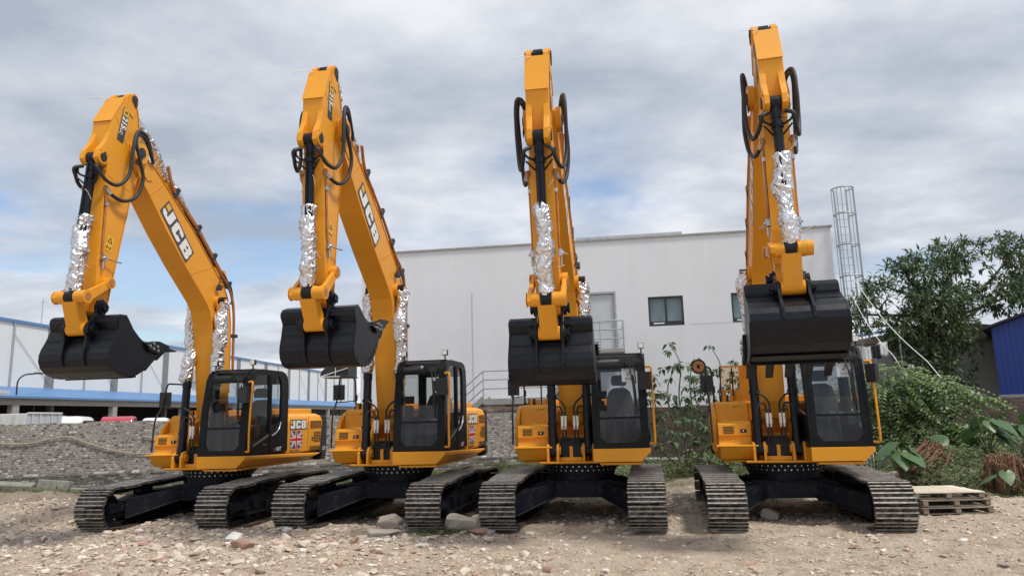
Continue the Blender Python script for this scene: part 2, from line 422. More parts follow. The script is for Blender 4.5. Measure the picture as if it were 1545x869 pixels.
def b_dippipe(side):
    def f(mb):
        y=.19*side
        mb.tube([(.93,y,.50),(1.05,y,.47),(1.15,y,.42),(1.5,y,.35),(1.95,y,.26),(2.05,y+.01*side,.22)],.020,8)
        mb.tube([(1.02,y,.50),(.94,y+.02*side,.52)],.03,8)
        mb.box((1.22,y,.40),(.06,.05,.06),1); 
        mb.box((2.1,y+.01*side,.20),(.10,.06,.09),1); mb.cyl((2.1,y,.20),(2.1,y+.07*side,.20),.025,10,1)
        mb.cyl((2.16,y+.02*side,.20),(2.28,y+.02*side,.17),.018,8,1)
        mb.tube([(2.1,y+.04*side,.18),(2.08,y+.06*side,.02),(2.06,y+.09*side,-.12)],.011,6,1)
    return f
def b_hose(side):
    def f(mb):
        y0=.17*side
        mb.tube([(.66,.12*side,.72),(.74,y0+.03*side,.80),(.83,y0+.06*side,.70),(.90,y0+.10*side,.56),(.86,y0+.15*side,.38),(.58,y0+.19*side,.25),(.15,y0+.20*side,.31),(-.22,y0+.19*side,.29),(-.34,y0+.14*side,.06),(-.26,y0+.09*side,-.18),(-.02,y0+.06*side,-.40)],.030,10)
    return f
def b_hose2(side):
    def f(mb):
        y0=.19*side
        mb.tube([(.98,y0,.50),(1.04,y0+.04*side,.38),(1.04,y0+.09*side,.16),(.86,y0+.14*side,-.04),(.52,y0+.17*side,-.09),(.22,y0+.17*side,.08),(-.05,y0+.16*side,.26),(-.24,y0+.14*side,.20),(-.26,y0+.10*side,-.04),(-.08,y0+.07*side,-.30)],.030,10)
        mb.cyl((.96,y0,.52),(1.04,y0+.04*side,.40),.036,10,1)
    return f
def b_whisker(mb):
    for a,b,c in(((2.35,.17,.40),(2.38,.23,.62),(2.4,.3,.82)),((1.25,.1,.63),(1.22,.16,.78),(1.22,.2,.9)),((-.78,-.1,.55),(-.74,-.2,.68),(-.66,-.34,.78))):
        mb.tube([a,b,c],.006,5)
# rams are built along +x from the eye
def b_barrel(r,l,brk=True):
    def f(mb):
        mb.cyl((0,-.075,0),(0,.075,0),.10,20)
        mb.cyl((.05,0,0),(l,0,0),r,22); mb.cyl((l-.10,0,0),(l,0,0),r*1.12,22)
        mb.cyl((.10,0,0),(.24,0,0),r*1.14,22)
        mb.cyl((.12,-.02,r+.02),(l-.04,-.02,r+.02),.016,8)
        if brk:
            mb.cyl((.30,0,0),(.38,0,0),r*1.3,22)
            for y in(-1,1):
                mb.tube([(.34,y*r,.0),(.30,y*(r+.10),.06),(.24,y*(r+.15),.07)],.018,8,smoothpath=False)
                mb.tube([(.48,y*r,.0),(.36,y*(r+.12),.08)],.014,8,smoothpath=False)
                mb.cyl((.20,y*(r+.15),.07),(.28,y*(r+.15),.07),.03,10)
    return f
def b_liftbarrel(l):
    def f(mb):
        mb.cyl((0,-.075,0),(0,.075,0),.11,20)
        mb.cyl((.05,0,0),(l,0,0),.078,24); mb.cyl((l-.12,0,0),(l,0,0),.088,24); mb.cyl((.04,0,0),(.2,0,0),.088,24)
        mb.cyl((.15,.0,.085),(l-.05,.0,.085),.017,8); mb.cyl((.15,.04,.075),(l*.6,.04,.075),.013,8)
        for x in(.45,.95): mb.cyl((x,0,0),(x+.05,0,0),.094,24)
    return f
def b_rod(l):
    def f(mb):
        mb.cyl((0,-.07,0),(0,.07,0),.10,20,1); mb.cyl((.06,0,0),(.13,0,0),.075,16,1); mb.cyl((.04,0,0),(l,0,0),.045,16)
    return f
def b_foil(l,r0,r1,seed,x0=.1):
    # loosely crushed sleeve: gathered rings and long ridged creases
    def f(mb):
        g=np.random.default_rng(seed); ns=52; nx=max(12,int(l/.015)); ox=g.uniform(0,50,3)
        gath=np.interp(np.linspace(0,1,nx+1),np.linspace(0,1,9),1+g.uniform(-.16,.16,9)); ring=[]
        for i in range(nx+1):
            t=i/nx; x=x0+t*l; base=(r0+(r1-r0)*t)*gath[i]*(1 if .03<t<.98 else .78)
            bx,by=.022*math.sin(6*t*l+ox[0]),.022*math.sin(5*t*l+ox[1])
            for k in range(ns):
                a=2*PI*k/ns; c,sn=math.cos(a),math.sin(a)
                q=Vector((x*5.0+ox[0],c*.8+ox[1],sn*.8+ox[2])); w=mnoise.noise(q)
                q2=Vector((x*13+2.2*w+ox[1],c*1.9+1.5*w+ox[2],sn*1.9+ox[0])); r_=1-2*abs(mnoise.noise(q2))
                q3=Vector((x*30+3*w+ox[2],c*3.4+2*w+ox[0],sn*3.4+ox[1])); r2=1-2*abs(mnoise.noise(q3))
                rr=max(base*(.95+.30*w)+.030*(r_-.6)+.015*(r2-.6),.067+.004*r2)
                ring.append((x+.012*w,rr*c+bx,rr*sn+by))
        fs=[]
        for i in range(nx):
            for k in range(ns):
                a,b,c,d=i*ns+k,i*ns+(k+1)%ns,(i+1)*ns+(k+1)%ns,(i+1)*ns+k
                fs+= [(a,b,c),(a,c,d)] if (i+k)%2 else [(a,b,d),(b,c,d)]
        mb.add(ring,fs,0,True)
    return f
# bucket in its own (u,v) relative to its pin
BK=[(.13,-.13),(.16,.02),(.20,.075),(.26,.075),(.37,.01),(.55,.055),(.70,.105),(.80,.12),(.90,.10),(.98,.04),(1.04,-.09),(1.065,-.29),(1.04,-.45),(.97,-.60),(.86,-.74),(.72,-.88),(.57,-1.01),(.38,-1.18)]
MOUTH=[(.32,-1.16),(.345,-.98),(.385,-.78),(.40,-.64),(.37,-.52),(.28,-.32)]
BW=.585
def b_bucket(mb):
    t=.022
    n=len(BK)
    # curved shell with thickness
    inn=[]
    for i,(a,b) in enumerate(BK):
        p=BK[max(i-1,0)]; q=BK[min(i+1,n-1)]; dx,dz=q[0]-p[0],q[1]-p[1]; l=math.hypot(dx,dz)
        inn.append((a+dz/l*t,b-dx/l*t))
    # make sure inner lies inside (towards centroid)
    cx,cz=.6,-.45
    for i,(a,b) in enumerate(BK):
        if (inn[i][0]-cx)**2+(inn[i][1]-cz)**2>(a-cx)**2+(b-cz)**2: inn[i]=(2*a-inn[i][0],2*b-inn[i][1])
    for i in range(n-1):
        mb.prism([BK[i],BK[i+1],inn[i+1],inn[i]],-BW+.0,BW)
    for y in(-1,1):
        mb.plate(BK+MOUTH,(BW)*y,(BW+.025)*y)
        # side wear edge
        arc=BK[9:16]
        for (a,b),(c,d) in zip(arc[:-1],arc[1:]):
            mb.prism([(a,b),(c,d),(c-(c-cx)*.16,d-(d-cz)*.16),(a-(a-cx)*.16,b-(b-cz)*.16)],(BW+.0255)*y,(BW+.036)*y)
    # top box section of the back
    mb.prism([(.10,-.13),(.14,.03),(.19,.085),(.27,.085),(.36,.03),(.33,-.06),(.25,-.11)],-BW-.012,BW+.012)
    # wear strips under the belly
    mb.prism([(.80,-.79),(.84,-.82),(.50,-1.06),(.46,-1.03)],-BW-.01,BW+.01)
    mb.prism([(1.00,-.53),(1.045,-.50),(1.0,-.62),(.955,-.60)],-BW-.012,BW+.012)
    # front lip plate
    mb.prism([(.58,-1.0),(.60,-1.03),(.34,-1.25),(.31,-1.20)],-BW-.03,BW+.03)
    mb.prism([(.555,.065),(.575,.072),(.575,.05),(.555,.043)],-BW-.003,BW+.003)
def b_ear(y):
    def f(mb):
        pts=[(-.14,.0),(-.10,-.10),(0,-.14),(.10,-.10),(.20,-.05),(.36,.0),(.55,.04),(.70,.09),(.84,.115),(.97,.05),(.985,.075),(.86,.155),(.70,.165),(.58,.165),(.50,.20),(.44,.235),(.38,.235),(.31,.20),(.24,.14),(.12,.10),(.0,.13),(-.09,.10)]
        mb.prism(pts,y-.02,y+.02)
        s=1 if y>0 else -1
        mb.cyl((0,y+.02*s,0),(0,y+.05*s,0),.105,20); mb.cyl((.407,y+.02*s,.139),(.407,y+.05*s,.139),.095,20)
        for p in((0,0),(.407,.139)):
            mb.cyl((p[0],y+.05*s,p[1]),(p[0],y+.10*s,p[1]),.06,14); 
            mb.box((p[0],y+.085*s,p[1]),(.15,.03,.05),0,Matrix.Rotation(R(40),3,'Y'))
    return f
def b_tooth(mb):
    # along -v at origin = lip
    mb.prism([(.06,.10),(.10,.06),(.04,-.12),(-.06,-.33),(-.075,-.32),(-.03,-.10),(.0,.10)],-.055,.055)
    mb.prism([(.03,.13),(.115,.10),(.085,-.02),(-.01,.0)],-.072,.072)
def b_cutter(y):
    def f(mb):
        s=1 if y>0 else -1
        mb.prism([(.42,-.60),(.52,-.76),(.50,-1.0),(.36,-1.22),(.29,-1.22),(.29,-.95),(.34,-.78)],y,y+.045*s)
        for p in((.44,-.70),(.46,-.80),(.38,-.78),(.40,-.89),(.46,-.92)):
            mb.cyl((p[0],y+.045*s,p[1]),(p[0],y+.075*s,p[1]),.024,10,1)
    return f
def b_link(mb):   # H link from lj to bucket ear: along +x length LL, yellow
    mb.prism([(-.10,-.06),(-.05,-.10),(.12,-.08),(LL-.1,-.09),(LL-.02,-.10),(LL+.07,-.07),(LL+.10,0),(LL+.07,.07),(LL-.02,.10),(.08,.09),(-.02,.06)],-.125,.125)
    mb.cyl((LL,-.155,0),(LL,.155,0),.098,22)
    mb.cyl((0,-.215,0),(0,-.085,0),.10,22); mb.cyl((0,.085,0),(0,.215,0),.10,22)
    mb.cyl((0,-.225,0),(0,.225,0),.055,16)
def b_guide(y):
    def f(mb):
        mb.prism([(-.09,-.02),(-.05,-.09),(.06,-.07),(GL-.12,-.085),(GL,-.105),(GL+.10,-.04),(GL+.10,.04),(GL,.105),(GL-.12,.075),(.06,.055),(-.05,.09)],y-.032,y+.032)
        s=1 if y>0 else -1
        mb.cyl((0,y-.04,0),(0,y+.045*s,0),.095,20); mb.cyl((GL,y-.04,0),(GL,y+.045*s,0),.105,20)
        mb.cyl((0,y+.045*s,0),(0,y+.052*s,0),.062,18,1); mb.cyl((GL,y+.045*s,0),(GL,y+.052*s,0),.062,18,1)
    return f

# ---- undercarriage
TR=.350; TXW=1.775; TZ=.462
def track_path(n=720):
    # closed path (x,z) of the shoe plate mid-line, with a gentle crown over the carrier rollers
    pts=[]
    for i in range(61):  # front wheel, from top to bottom
        a=PI/2-PI*i/60; pts.append((TXW+TR*math.cos(a),TZ+TR*math.sin(a)))
    for i in range(1,60): pts.append((TXW-2*TXW*i/60,TZ-TR))
    for i in range(61):
        a=-PI/2-PI*i/60; pts.append((-TXW+TR*math.cos(a),TZ+TR*math.sin(a)))
    for i in range(1,60):
        x=-TXW+2*TXW*i/60; t=x/TXW
        pts.append((x,TZ+TR+.040*(math.cos(t*PI*1.0)+1)/2-.010*math.sin(3*PI*t)))
    P=np.array(pts+[pts[0]]); d=np.r_[0,np.cumsum(np.hypot(*np.diff(P,axis=0).T))]
    u=np.linspace(0,d[-1],n,endpoint=False)
    return np.c_[np.interp(u,d,P[:,0]),np.interp(u,d,P[:,1])],d[-1]
def b_chain(mb):
    n=47*4
    P,Ltot=track_path(n*4); Lp=Ltot/47
    def at(u):
        u=u%Ltot; k=u/Ltot*len(P); i=int(k)%len(P); j=(i+1)%len(P); f=k-int(k)
        p=P[i]*(1-f)+P[j]*f; d=P[(i+2)%len(P)]-P[(i-2)%len(P)]; d=d/np.hypot(*d); return p,d
    g=random.Random(3)
    for k in range(47):
        u0=k*Lp
        p,d=at(u0); nrm=np.array([-d[1],d[0]])  # outward: path is clockwise -> left is outward
        ang=math.atan2(d[1],d[0]); rot=Matrix.Rotation(-ang,3,'Y')
        c=p; mb.box((c[0],0,c[1]),(Lp*.93,.60,.014),0,rot)
        for j,off in enumerate((-.40,-.03,.34)):
            q=c+d*off*Lp
            h=.030 if j!=1 else .026
            a=q+nrm*(.007+h/2)
            mb.box((a[0],0,a[1]),(.020,.598,h),0,rot)
            a2=q+nrm*(.007+h+.001)
            mb.box((a2[0],g.uniform(-.01,.01),a2[1]),(.021,.59,.006),1,rot)
        # chain links beneath the shoe
        for y in(-.085,.085):
            a=c-nrm*.055; mb.box((a[0],y,a[1]),(Lp*1.02,.04,.09),2,rot)
        for y in(-.09,.09):
            for o2 in(-.2,.22):
                a=c+d*o2*Lp+nrm*.012; mb.box((a[0],y,a[1]),(.022,.022,.012),2,rot)
def b_trackframe(mb):
    mb.prism([(-1.30,.20),(1.15,.20),(1.35,.30),(1.35,.56),(1.0,.66),(.35,.70),(-1.0,.70),(-1.35,.60),(-1.35,.28)],-.165,.165)
    for y in(-1,1):
        mb.box((1.45,.15*y,.45),(.75,.04,.07)); mb.box((1.45,.15*y,.36),(.6,.05,.05)); mb.box((1.05,.20*y,.45),(.16,.06,.20))
        mb.prism([(-1.45,.16),(1.35,.16),(1.35,.235),(-1.45,.235)],.168*y,.205*y)
        for x in(-1.0,-.2,.6): mb.box((x,.185*y,.34),(.10,.05,.18))
    for x in(-.85,.75): mb.box((x,0,.74),(.22,.10,.10))
    mb.box((.3,.05,.67),(.5,.3,.1))
    mb.v=[(x,y,.165+.70*z) for x,y,z in mb.v]
def b_roller(mb):
    mb.cyl((0,-.15,0),(0,.15,0),.070,18); mb.cyl((0,-.16,0),(0,-.11,0),.085,18); mb.cyl((0,.11,0),(0,.16,0),.085,18); mb.cyl((0,-.19,0),(0,.19,0),.04,10)
def b_idler(mb):
    mb.cyl((0,-.10,0),(0,.10,0),.255,36); mb.cyl((0,-.05,0),(0,.05,0),.28,36)
    for y in(-1,1): mb.cyl((0,.10*y,0),(0,.16*y,0),.12,18); mb.box((-.10,.17*y,0),(.36,.03,.16))
def b_sprocket(mb):
    mb.cyl((0,-.04,0),(0,.04,0),.245,36)
    for k in range(21):
        a=2*PI*k/21; mb.box((.262*math.cos(a),0,.262*math.sin(a)),(.05,.07,.045),0,Matrix.Rotation(-a,3,'Y'))
    for y,w in((-1,.20),(1,.16)):
        mb.cyl((0,.04*y,0),(0,w*y,0),.20,26); mb.cyl((0,w*y,0),(0,(w+.015)*y,0),.17,26)
    for k in range(12):
        a=2*PI*k/12; mb.cyl((.21*math.cos(a),.04,.21*math.sin(a)),(.21*math.cos(a),.06,.21*math.sin(a)),.014,8)
def b_carbody(mb):
    # front and rear cross beams
    prof=[(-1.03,.22),(-.93,.24),(-.70,.485),(.70,.485),(.93,.24),(1.03,.22),(1.03,.56),(.90,.66),(.72,.735),(-.72,.735),(-.90,.66),(-1.03,.56)]
    mb.prism(prof,.45,.70,'x'); mb.prism(prof,-.70,-.45,'x')
    mb.box2((-.62,-.62,.46),(.62,.62,.76))
    mb.cyl((0,0,.70),(0,0,.90),.60,48)
    for sx in(-1,1):
        for sy in(-1,1):
            # swept legs out to the track frames
            c=[(sx*.30,sy*.52),(sx*.70,sy*.40),(sx*1.42,sy*1.03),(sx*.72,sy*1.03)]
            zb=[.47,.485,.23,.23]; zt=[.735,.733,.60,.62]
            vs=[(c[k][0],c[k][1],zb[k]) for k in range(4)]+[(c[k][0],c[k][1],zt[k]) for k in range(4)]
            fs=[(3,2,1,0),(4,5,6,7),(0,1,5,4),(1,2,6,5),(2,3,7,6),(3,0,4,7)]
            if sx*sy<0: fs=[tuple(reversed(f)) for f in fs]
            mb.add(vs,fs)
            a,b_=Vector((c[1][0],c[1][1],.50)),Vector((c[2][0],c[2][1],.25)); off=Vector((sx*.02,-sy*.02,0))
            mb.tube([a+off,b_+off],.018,6,smoothpath=False)
    # web ribs and lower lip on the beams
    mb.box((.703,.0,.50),(.03,1.40,.03)); mb.box((.703,0,.725),(.03,1.46,.03))
    for y in(-.28,.28): mb.box((.705,y,.61),(.012,.012,.2))
def b_carsticker(mb):
    for y in(-.52,.52):
        mb.box((.706,y,.615),(.006,.05,.11)); 
def b_slew(mb):
    mb.cyl((0,0,.90),(0,0,.955),.645,56); mb.cyl((0,0,.96),(0,0,1.03),.70,56); mb.cyl((0,0,.85),(0,0,.90),.62,56)
    mb.cyl((0,0,1.03),(0,0,1.06),.74,56)
def b_slewbolt(mb):
    for k in range(40):
        a=2*PI*k/40
        mb.cyl((.70*math.cos(a),.70*math.sin(a),1.0),(.712*math.cos(a),.712*math.sin(a),1.0),.013,6)
        a+=PI/40
        mb.cyl((.645*math.cos(a),.645*math.sin(a),.928),(.657*math.cos(a),.657*math.sin(a),.928),.013,6)

# ---- upper structure
def b_deck(mb):
    mb.prism([(.78,-.69),(.78,.40),(1.28,.40),(1.30,1.10),(-2.0,1.10),(-2.35,.8),(-2.35,-.8),(-2.0,-1.05),(.45,-1.05),(.55,-.69)],1.062,1.10,'z')
    # boom towers
    for y in(-1,1):
        mb.prism([(.60,1.101),(.66,1.35),(.35,1.95),(.18,2.06),(-.05,2.08),(-.22,1.98),(-.75,1.5),(-.9,1.101)],YB+.285*y-.022,YB+.285*y+.022)
        mb.cyl((FX,YB+.30*y,FZ),(FX,YB+.335*y,FZ),.15,22)
    mb.box2((.28,YB-.262,1.101),(.32,YB+.262,1.55))
    # ram brackets
    for y in(-1,1):
        for dy in(-.088,.088):
            yy=YB+CBW*y+dy
            mb.prism([(.48,1.101),(.84,1.101),(.83,1.30),(.78,1.39),(.68,1.42),(.58,1.38),(.50,1.25)],yy-.022,yy+.022)
            s=1 if dy>0 else -1
            mb.cyl((CBX,yy+.022*s,CBZ),(CBX,yy+.05*s,CBZ),.075,18)
    mb.box2((.70,YB-.20,1.101),(.74,YB+.20,1.17)); mb.box2((.5,YB-.03,1.101),(.70,YB+.03,1.36))
    mb.prism([(.84,1.062),(.86,1.075),(.86,1.10),(.78,1.10),(.78,1.062)],-.69,.40)
def b_skirt(mb):
    prof=[(.30,1.335),(1.255,1.335),(1.27,1.32),(1.27,1.27),(1.11,1.115),(.30,1.115)]
    # along x : front to rear, rounding at the front and rising at the rear
    st=[(1.335,0),(1.30,0),(-.9,0),(-1.62,0),(-1.98,.5)]
    n=len(prof); vs=[]
    for k,(x,f) in enumerate(st):
        for (y,z) in prof:
            zz=z-.075*max(0,(1.3-x))/2.2 if x<1.3 else z
            zz=max(zz,1.085+0*x) if f==0 else max(zz,1.20)
            vs.append((x,y-(.012 if k==0 else 0)*(1 if y>1 else 0),zz))
    fs=[]
    for k in range(len(st)-1):
        for i in range(n):
            j=(i+1)%n; fs.append((k*n+i,k*n+j,(k+1)*n+j,(k+1)*n+i))
    fs.append(tuple(reversed(range(n)))); fs.append(tuple(range((len(st)-1)*n,len(st)*n)))
    mb.add(vs,[tuple(reversed(f)) for f in fs])
def b_tank(mb):
    # right-hand front locker: low step, sloped locker, tall back wall
    mb.prism([(.50,1.112),(.60,1.15),(.62,1.335),(.58,1.40),(.56,1.50),(.60,1.52),(.58,1.725),(.16,1.77),(.10,2.07),(.03,2.12),(-.62,2.13),(-.62,1.112)],-1.115,-.545)
    mb.prism([(.50,1.345),(.82,1.335),(.82,1.362),(.50,1.372)],-1.16,-.46)
    mb.prism([(.57,1.335),(.78,1.333),(.60,1.112),(.50,1.112)],-1.10,-.55)
def b_tankside(mb):
    mb.prism([(.42,1.25),(.40,1.56),(.30,1.86),(.16,1.98),(.0,2.06),(-.2,2.11),(-.62,2.125),(-.62,1.22),(.40,1.22)],-1.195,-1.118)
    mb.prism([(.42,1.112),(.50,1.22),(-.62,1.22),(-.62,1.112)],-1.15,-1.118)
def b_tanklouvre(mb):
    for k in range(5):
        mb.box((.596-.002*k,-.93,1.565+.027*k),(.012,.18,.011))
def b_tanklatch(mb):
    mb.box((.592,-.68,1.60),(.02,.13,.085),0); mb.box((.604,-.68,1.60),(.008,.105,.06),1); mb.box((.611,-.685,1.602),(.008,.03,.03),2)
def b_tankwarn(mb):
    warn(mb,(.109,-.82,1.99),(0,1,0),(.0,0,1),.17,.085,(1,0,0))
def b_hood(mb):
    # engine housing behind the cab; rounded shoulder
    sec=[(-1.19,1.25),(-1.195,1.80),(-1.15,2.02),(-1.02,2.105),(1.06,2.105),(1.20,2.05),(1.25,1.93),(1.25,1.28),(1.15,1.255),(-1.1,1.25)]
    mb.prism(sec,-2.16,-.425,'x')
    mb.box2((-2.28,-.70,2.08),(-1.10,.92,2.22))
    mb.box2((-.60,-.50,1.2),(-.42,.26,1.95))
def b_hoodseam(mb):
    mb.box((-1.385,1.252,1.66),(.010,.006,.78)); mb.box((-.93,1.252,1.765),(.9,.006,.008))
def b_grille(mb):
    def rows(x0,x1,z0,z1,nx,nz,skip=()):
        for i in range(nx):
            for j in range(nz):
                if (i,j) in skip: continue
                w=(x1-x0)/nx; h=(z1-z0)/nz
                mb.box((x0+w*(i+.5),1.252,z0+h*(j+.5)),(w*.78,.010,h*.48))
    rows(-2.08,-1.50,1.77,1.95,5,6); rows(-2.06,-1.56,1.46,1.70,4,7,((3,0),(3,6),(3,5),(3,4))); rows(-2.02,-1.47,1.27,1.39,4,4)
    for i in range(5):
        for j in range(18): mb.box((-2.0+.13*i,-1.197,1.33+.035*j),(.09,.010,.014))
def b_counterweight(mb):
    pl=[(-2.163,-1.19),(-2.163,1.245),(-2.42,1.235),(-2.60,1.16),(-2.70,.92),(-2.73,.6),(-2.74,.3),(-2.74,-.3),(-2.70,-.85),(-2.60,-1.10),(-2.42,-1.18)]
    # vertical section pinched at top and bottom
    lv=[(1.05,.86),(1.12,.95),(1.30,1.0),(1.85,1.0),(1.98,.975),(2.06,.90)]
    n=len(pl); vs=[]
    for z,s in lv:
        for x,y in pl:
            vs.append((-2.163+(x+2.163)*s if x<-2.17 else x, y*(.97 if s<.9 else 1), z))
    fs=[]
    for k in range(len(lv)-1):
        for i in range(n):
            j=(i+1)%n; fs.append((k*n+i,(k+1)*n+i,(k+1)*n+j,k*n+j))
    fs.append(tuple(range(n))); fs.append(tuple(reversed(range((len(lv)-1)*n,len(lv)*n))))
    mb.add(vs,fs)
def b_sidecorner(mb):
    mb.prism([(-2.161,1.22),(-2.0,1.22),(-2.06,1.50),(-2.10,1.80),(-2.13,1.98),(-2.161,2.03)],1.2505,1.258)
T215b=txt('215'); TNXT=txt('NXT',.03); TCTRL=txt('CONTROL'); TMAL=txt('MALAYSIA')
def b_sidemark(mb):
    y=1.2535
    mark(mb,(-.50,y,1.765),(-1,0,0),(0,0,1),.78,.215,(0,1,0))
def b_flag(mb):
    y=1.2535; x0,z0,w,h=-.52,1.385,.58,.34
    o=Vector((x0,y,z0)); e1=Vector((-1,0,0)); e2=Vector((0,0,1))
    g=random.Random(5)
    def jag(pts): return pts
    # torn brush-stroke outline
    out=[]
    for i in range(14): out.append((w*i/13,-.012*g.random()))
    for i in range(1,9): out.append((w+g.uniform(-.03,.012),h*i/9))
    for i in range(14): out.append((w-w*i/13,h+.012*g.random()))
    for i in range(1,9): out.append((g.uniform(-.012,.015),h-h*i/9))
    poly2d(mb,out,o,e1,e2,0)
    k=.0012
    def diag(wd,mi,lev):
        for a,b in(((0,0),(w,h)),((0,h),(w,0))):
            d=Vector((b[0]-a[0],b[1]-a[1])).normalized(); nn=Vector((-d.y,d.x))*wd
            A,B=Vector(a)+d*.03,Vector(b)-d*.03
            poly2d(mb,[A-nn,B-nn,B+nn,A+nn],o+Vector((0,k*lev,0)),e1,e2,mi); lev+=.25
    diag(.034,1,1); diag(.012,2,2)
    for (wd,mi,lev) in((.055,1,3),(.034,2,4)):
        poly2d(mb,[(w/2-wd,0),(w/2+wd,0),(w/2+wd,h),(w/2-wd,h)],o+Vector((0,k*lev,0)),e1,e2,mi)
        poly2d(mb,[(0,h/2-wd*.9),(w-.02,h/2-wd*.9),(w-.01,h/2+wd*.9),(0,h/2+wd*.9)],o+Vector((0,k*(lev+.3),0)),e1,e2,mi)
    hh=.05; sc=w/(TMAL[2]*hh)
    put2d(mb,[(a*hh*min(sc,1.4),b*hh) for a,b in TMAL[0]],TMAL[1],o+Vector((0,0,-.085)),e1,e2,3)
def b_cwtext(mb):
    hh=.085
    e=Vector((-1,-.03,0)).normalized()
    o=Vector((-2.18,1.250,1.27))
    put2d(mb,[(a*hh,b*hh) for a,b in T215b[0]],T215b[1],o,e,(0,0,1),0)

# ---- cab
CABP=[(1.30,1.34),(1.30,1.60),(1.245,2.20),(1.13,2.75),(1.06,2.88),(.94,2.955),(.75,2.975),(-.10,2.975),(-.27,2.93),(-.37,2.82),(-.40,2.60),(-.40,1.34)]
DOORW=[(1.02,2.76),(.92,2.84),(.45,2.87),(.42,2.3),(.41,1.74),(1.06,1.52),(1.13,1.60),(1.13,2.0)]
REARW=[(.32,2.88),(.05,2.86),(-.07,2.78),(-.10,2.60),(-.10,2.0),(-.02,1.84),(.12,1.74),(.32,1.69)]
def fx_at(z):  # front face x at height z
    pr=[(1.34,1.30),(1.60,1.30),(2.20,1.245),(2.75,1.13),(2.88,1.06),(2.955,.94)]
    for (a,b),(c,d) in zip(pr[:-1],pr[1:]):
        if a<=z<=c: return b+(d-b)*(z-a)/(c-a)
    return pr[0][1] if z<1.34 else pr[-1][1]
def b_cabframe(mb):
    yl0,yl1=1.20,1.25; yr0,yr1=.30,.35
    mb.plate(CABP,yl0,yl1,'y',[DOORW,REARW])
    RW=[(.98,2.78),(-.05,2.85),(-.22,2.75),(-.24,2.0),(1.05,1.85),(1.12,2.0)]
    mb.plate(CABP,yr1,yr0,'y',[RW][::1])
    # front: built as posts and rails following the raked front
    def front(y0,y1,z0,z1,th=.05,n=6):
        for k in range(n):
            a=z0+(z1-z0)*k/n; b=z0+(z1-z0)*(k+1)/n
            xa,xb=fx_at(a),fx_at(b)
            mb.add([(xa,y0,a),(xa,y1,a),(xb,y1,b),(xb,y0,b),(xa-th,y0,a),(xa-th,y1,a),(xb-th,y1,b),(xb-th,y0,b)],
                   [(0,1,2,3),(7,6,5,4),(0,4,5,1),(3,2,6,7),(0,3,7,4),(1,5,6,2)])
    front(.352,.43,1.345,2.95,n=10); front(1.115,1.198,1.345,2.95,n=10)
    front(.432,1.113,1.345,1.43,n=1); front(.432,1.113,1.83,1.865,th=.03,n=1)
    front(.432,1.113,2.70,2.79,n=2); front(.432,1.113,2.90,2.952,th=.04,n=2)
    front(.80,1.113,2.80,2.895,n=1)
    # roof, back, floor
    mb.box2((-.15,.352,2.945),(.92,1.198,2.973)); mb.box2((-.398,.352,1.345),(-.35,1.198,1.95)); mb.box2((-.39,.352,2.72),(-.30,1.198,2.92))
    mb.box2((-.398,.352,1.95),(-.35,.42,2.72)); mb.box2((-.398,1.13,1.95),(-.35,1.198,2.72))
    mb.box2((-.39,.352,1.32),(1.27,1.198,1.345))
    # sill corner gussets of the lower screen
    for y0,y1 in((.432,.52),(1.113,1.025)):
        mb.add([(1.295,y0,1.43),(1.295,y1,1.43),(1.295,y0,1.53)],[(0,1,2) if y1>y0 else (0,2,1)])
def b_screen(z0,z1,y0=.425,y1=1.12,n=6):
    def f(mb):
        for k in range(n):
            a=z0+(z1-z0)*k/n; b=z0+(z1-z0)*(k+1)/n; xa,xb=fx_at(a)-.018,fx_at(b)-.018
            mb.add([(xa,y0,a),(xa,y1,a),(xb,y1,b),(xb,y0,b)],[(0,1,2,3)])
    return f
def b_sideglass(mb):
    mb.add([(x,1.225,z) for x,z in DOORW],[tuple(range(len(DOORW)))])
    mb.add([(x,1.225,z) for x,z in REARW],[tuple(range(len(REARW)))])
def b_farglass(mb):
    mb.add([(.98,.325,2.78),(-.05,.325,2.85),(-.22,.325,2.75),(-.24,.325,2.0),(1.05,.325,1.85),(1.12,.325,2.0)],[tuple(range(6))])
    mb.add([(-.375,.42,1.95),(-.375,1.13,1.95),(-.375,1.13,2.72),(-.375,.42,2.72)],[(0,1,2,3)])
def b_doortrim(mb):
    # door outline groove, grey stripe, lock
    mb.box((.375,1.252,2.05),(.014,.010,1.5)); mb.box((.36,1.254,2.2),(.05,.010,1.3))
    a,b=Vector((1.02,1.256,1.50)),Vector((.42,1.256,1.69))
    d=(b-a); ang=math.atan2(d.z,d.x)
    mb.box((a+b)/2,(d.length,.008,.035),1,Matrix.Rotation(-ang,3,'Y'))
    mb.tube([(.30,1.256,1.665),(.14,1.256,1.715),(.0,1.256,1.80),(-.07,1.256,1.93)],.016,6,1)
    mb.box((1.13,1.255,1.52),(.14,.012,.26),0); mb.cyl((1.13,1.26,1.53),(1.13,1.275,1.53),.07,20,2); mb.cyl((1.13,1.275,1.53),(1.13,1.28,1.53),.045,20,0)
def b_cabtext(mb):
    hh=.075; e1=Vector((-1,0,0)); e2=Vector((0,0,1))
    o=Vector((.22,1.2535,1.365))
    put2d(mb,[(a*.055,b*.055) for a,b in T215b[0]],T215b[1],o,e1,e2,1)
    o2=o+Vector((-.13,0,0))
    put2d(mb,[((a+b*.18)*hh,b*hh) for a,b in TNXT[0]],TNXT[1],o2,e1,e2,0)
    put2d(mb,[(a*.026,b*.026) for a,b in TCTRL[0]],TCTRL[1],Vector((.64,1.2535,1.50)),e1,e2,1)
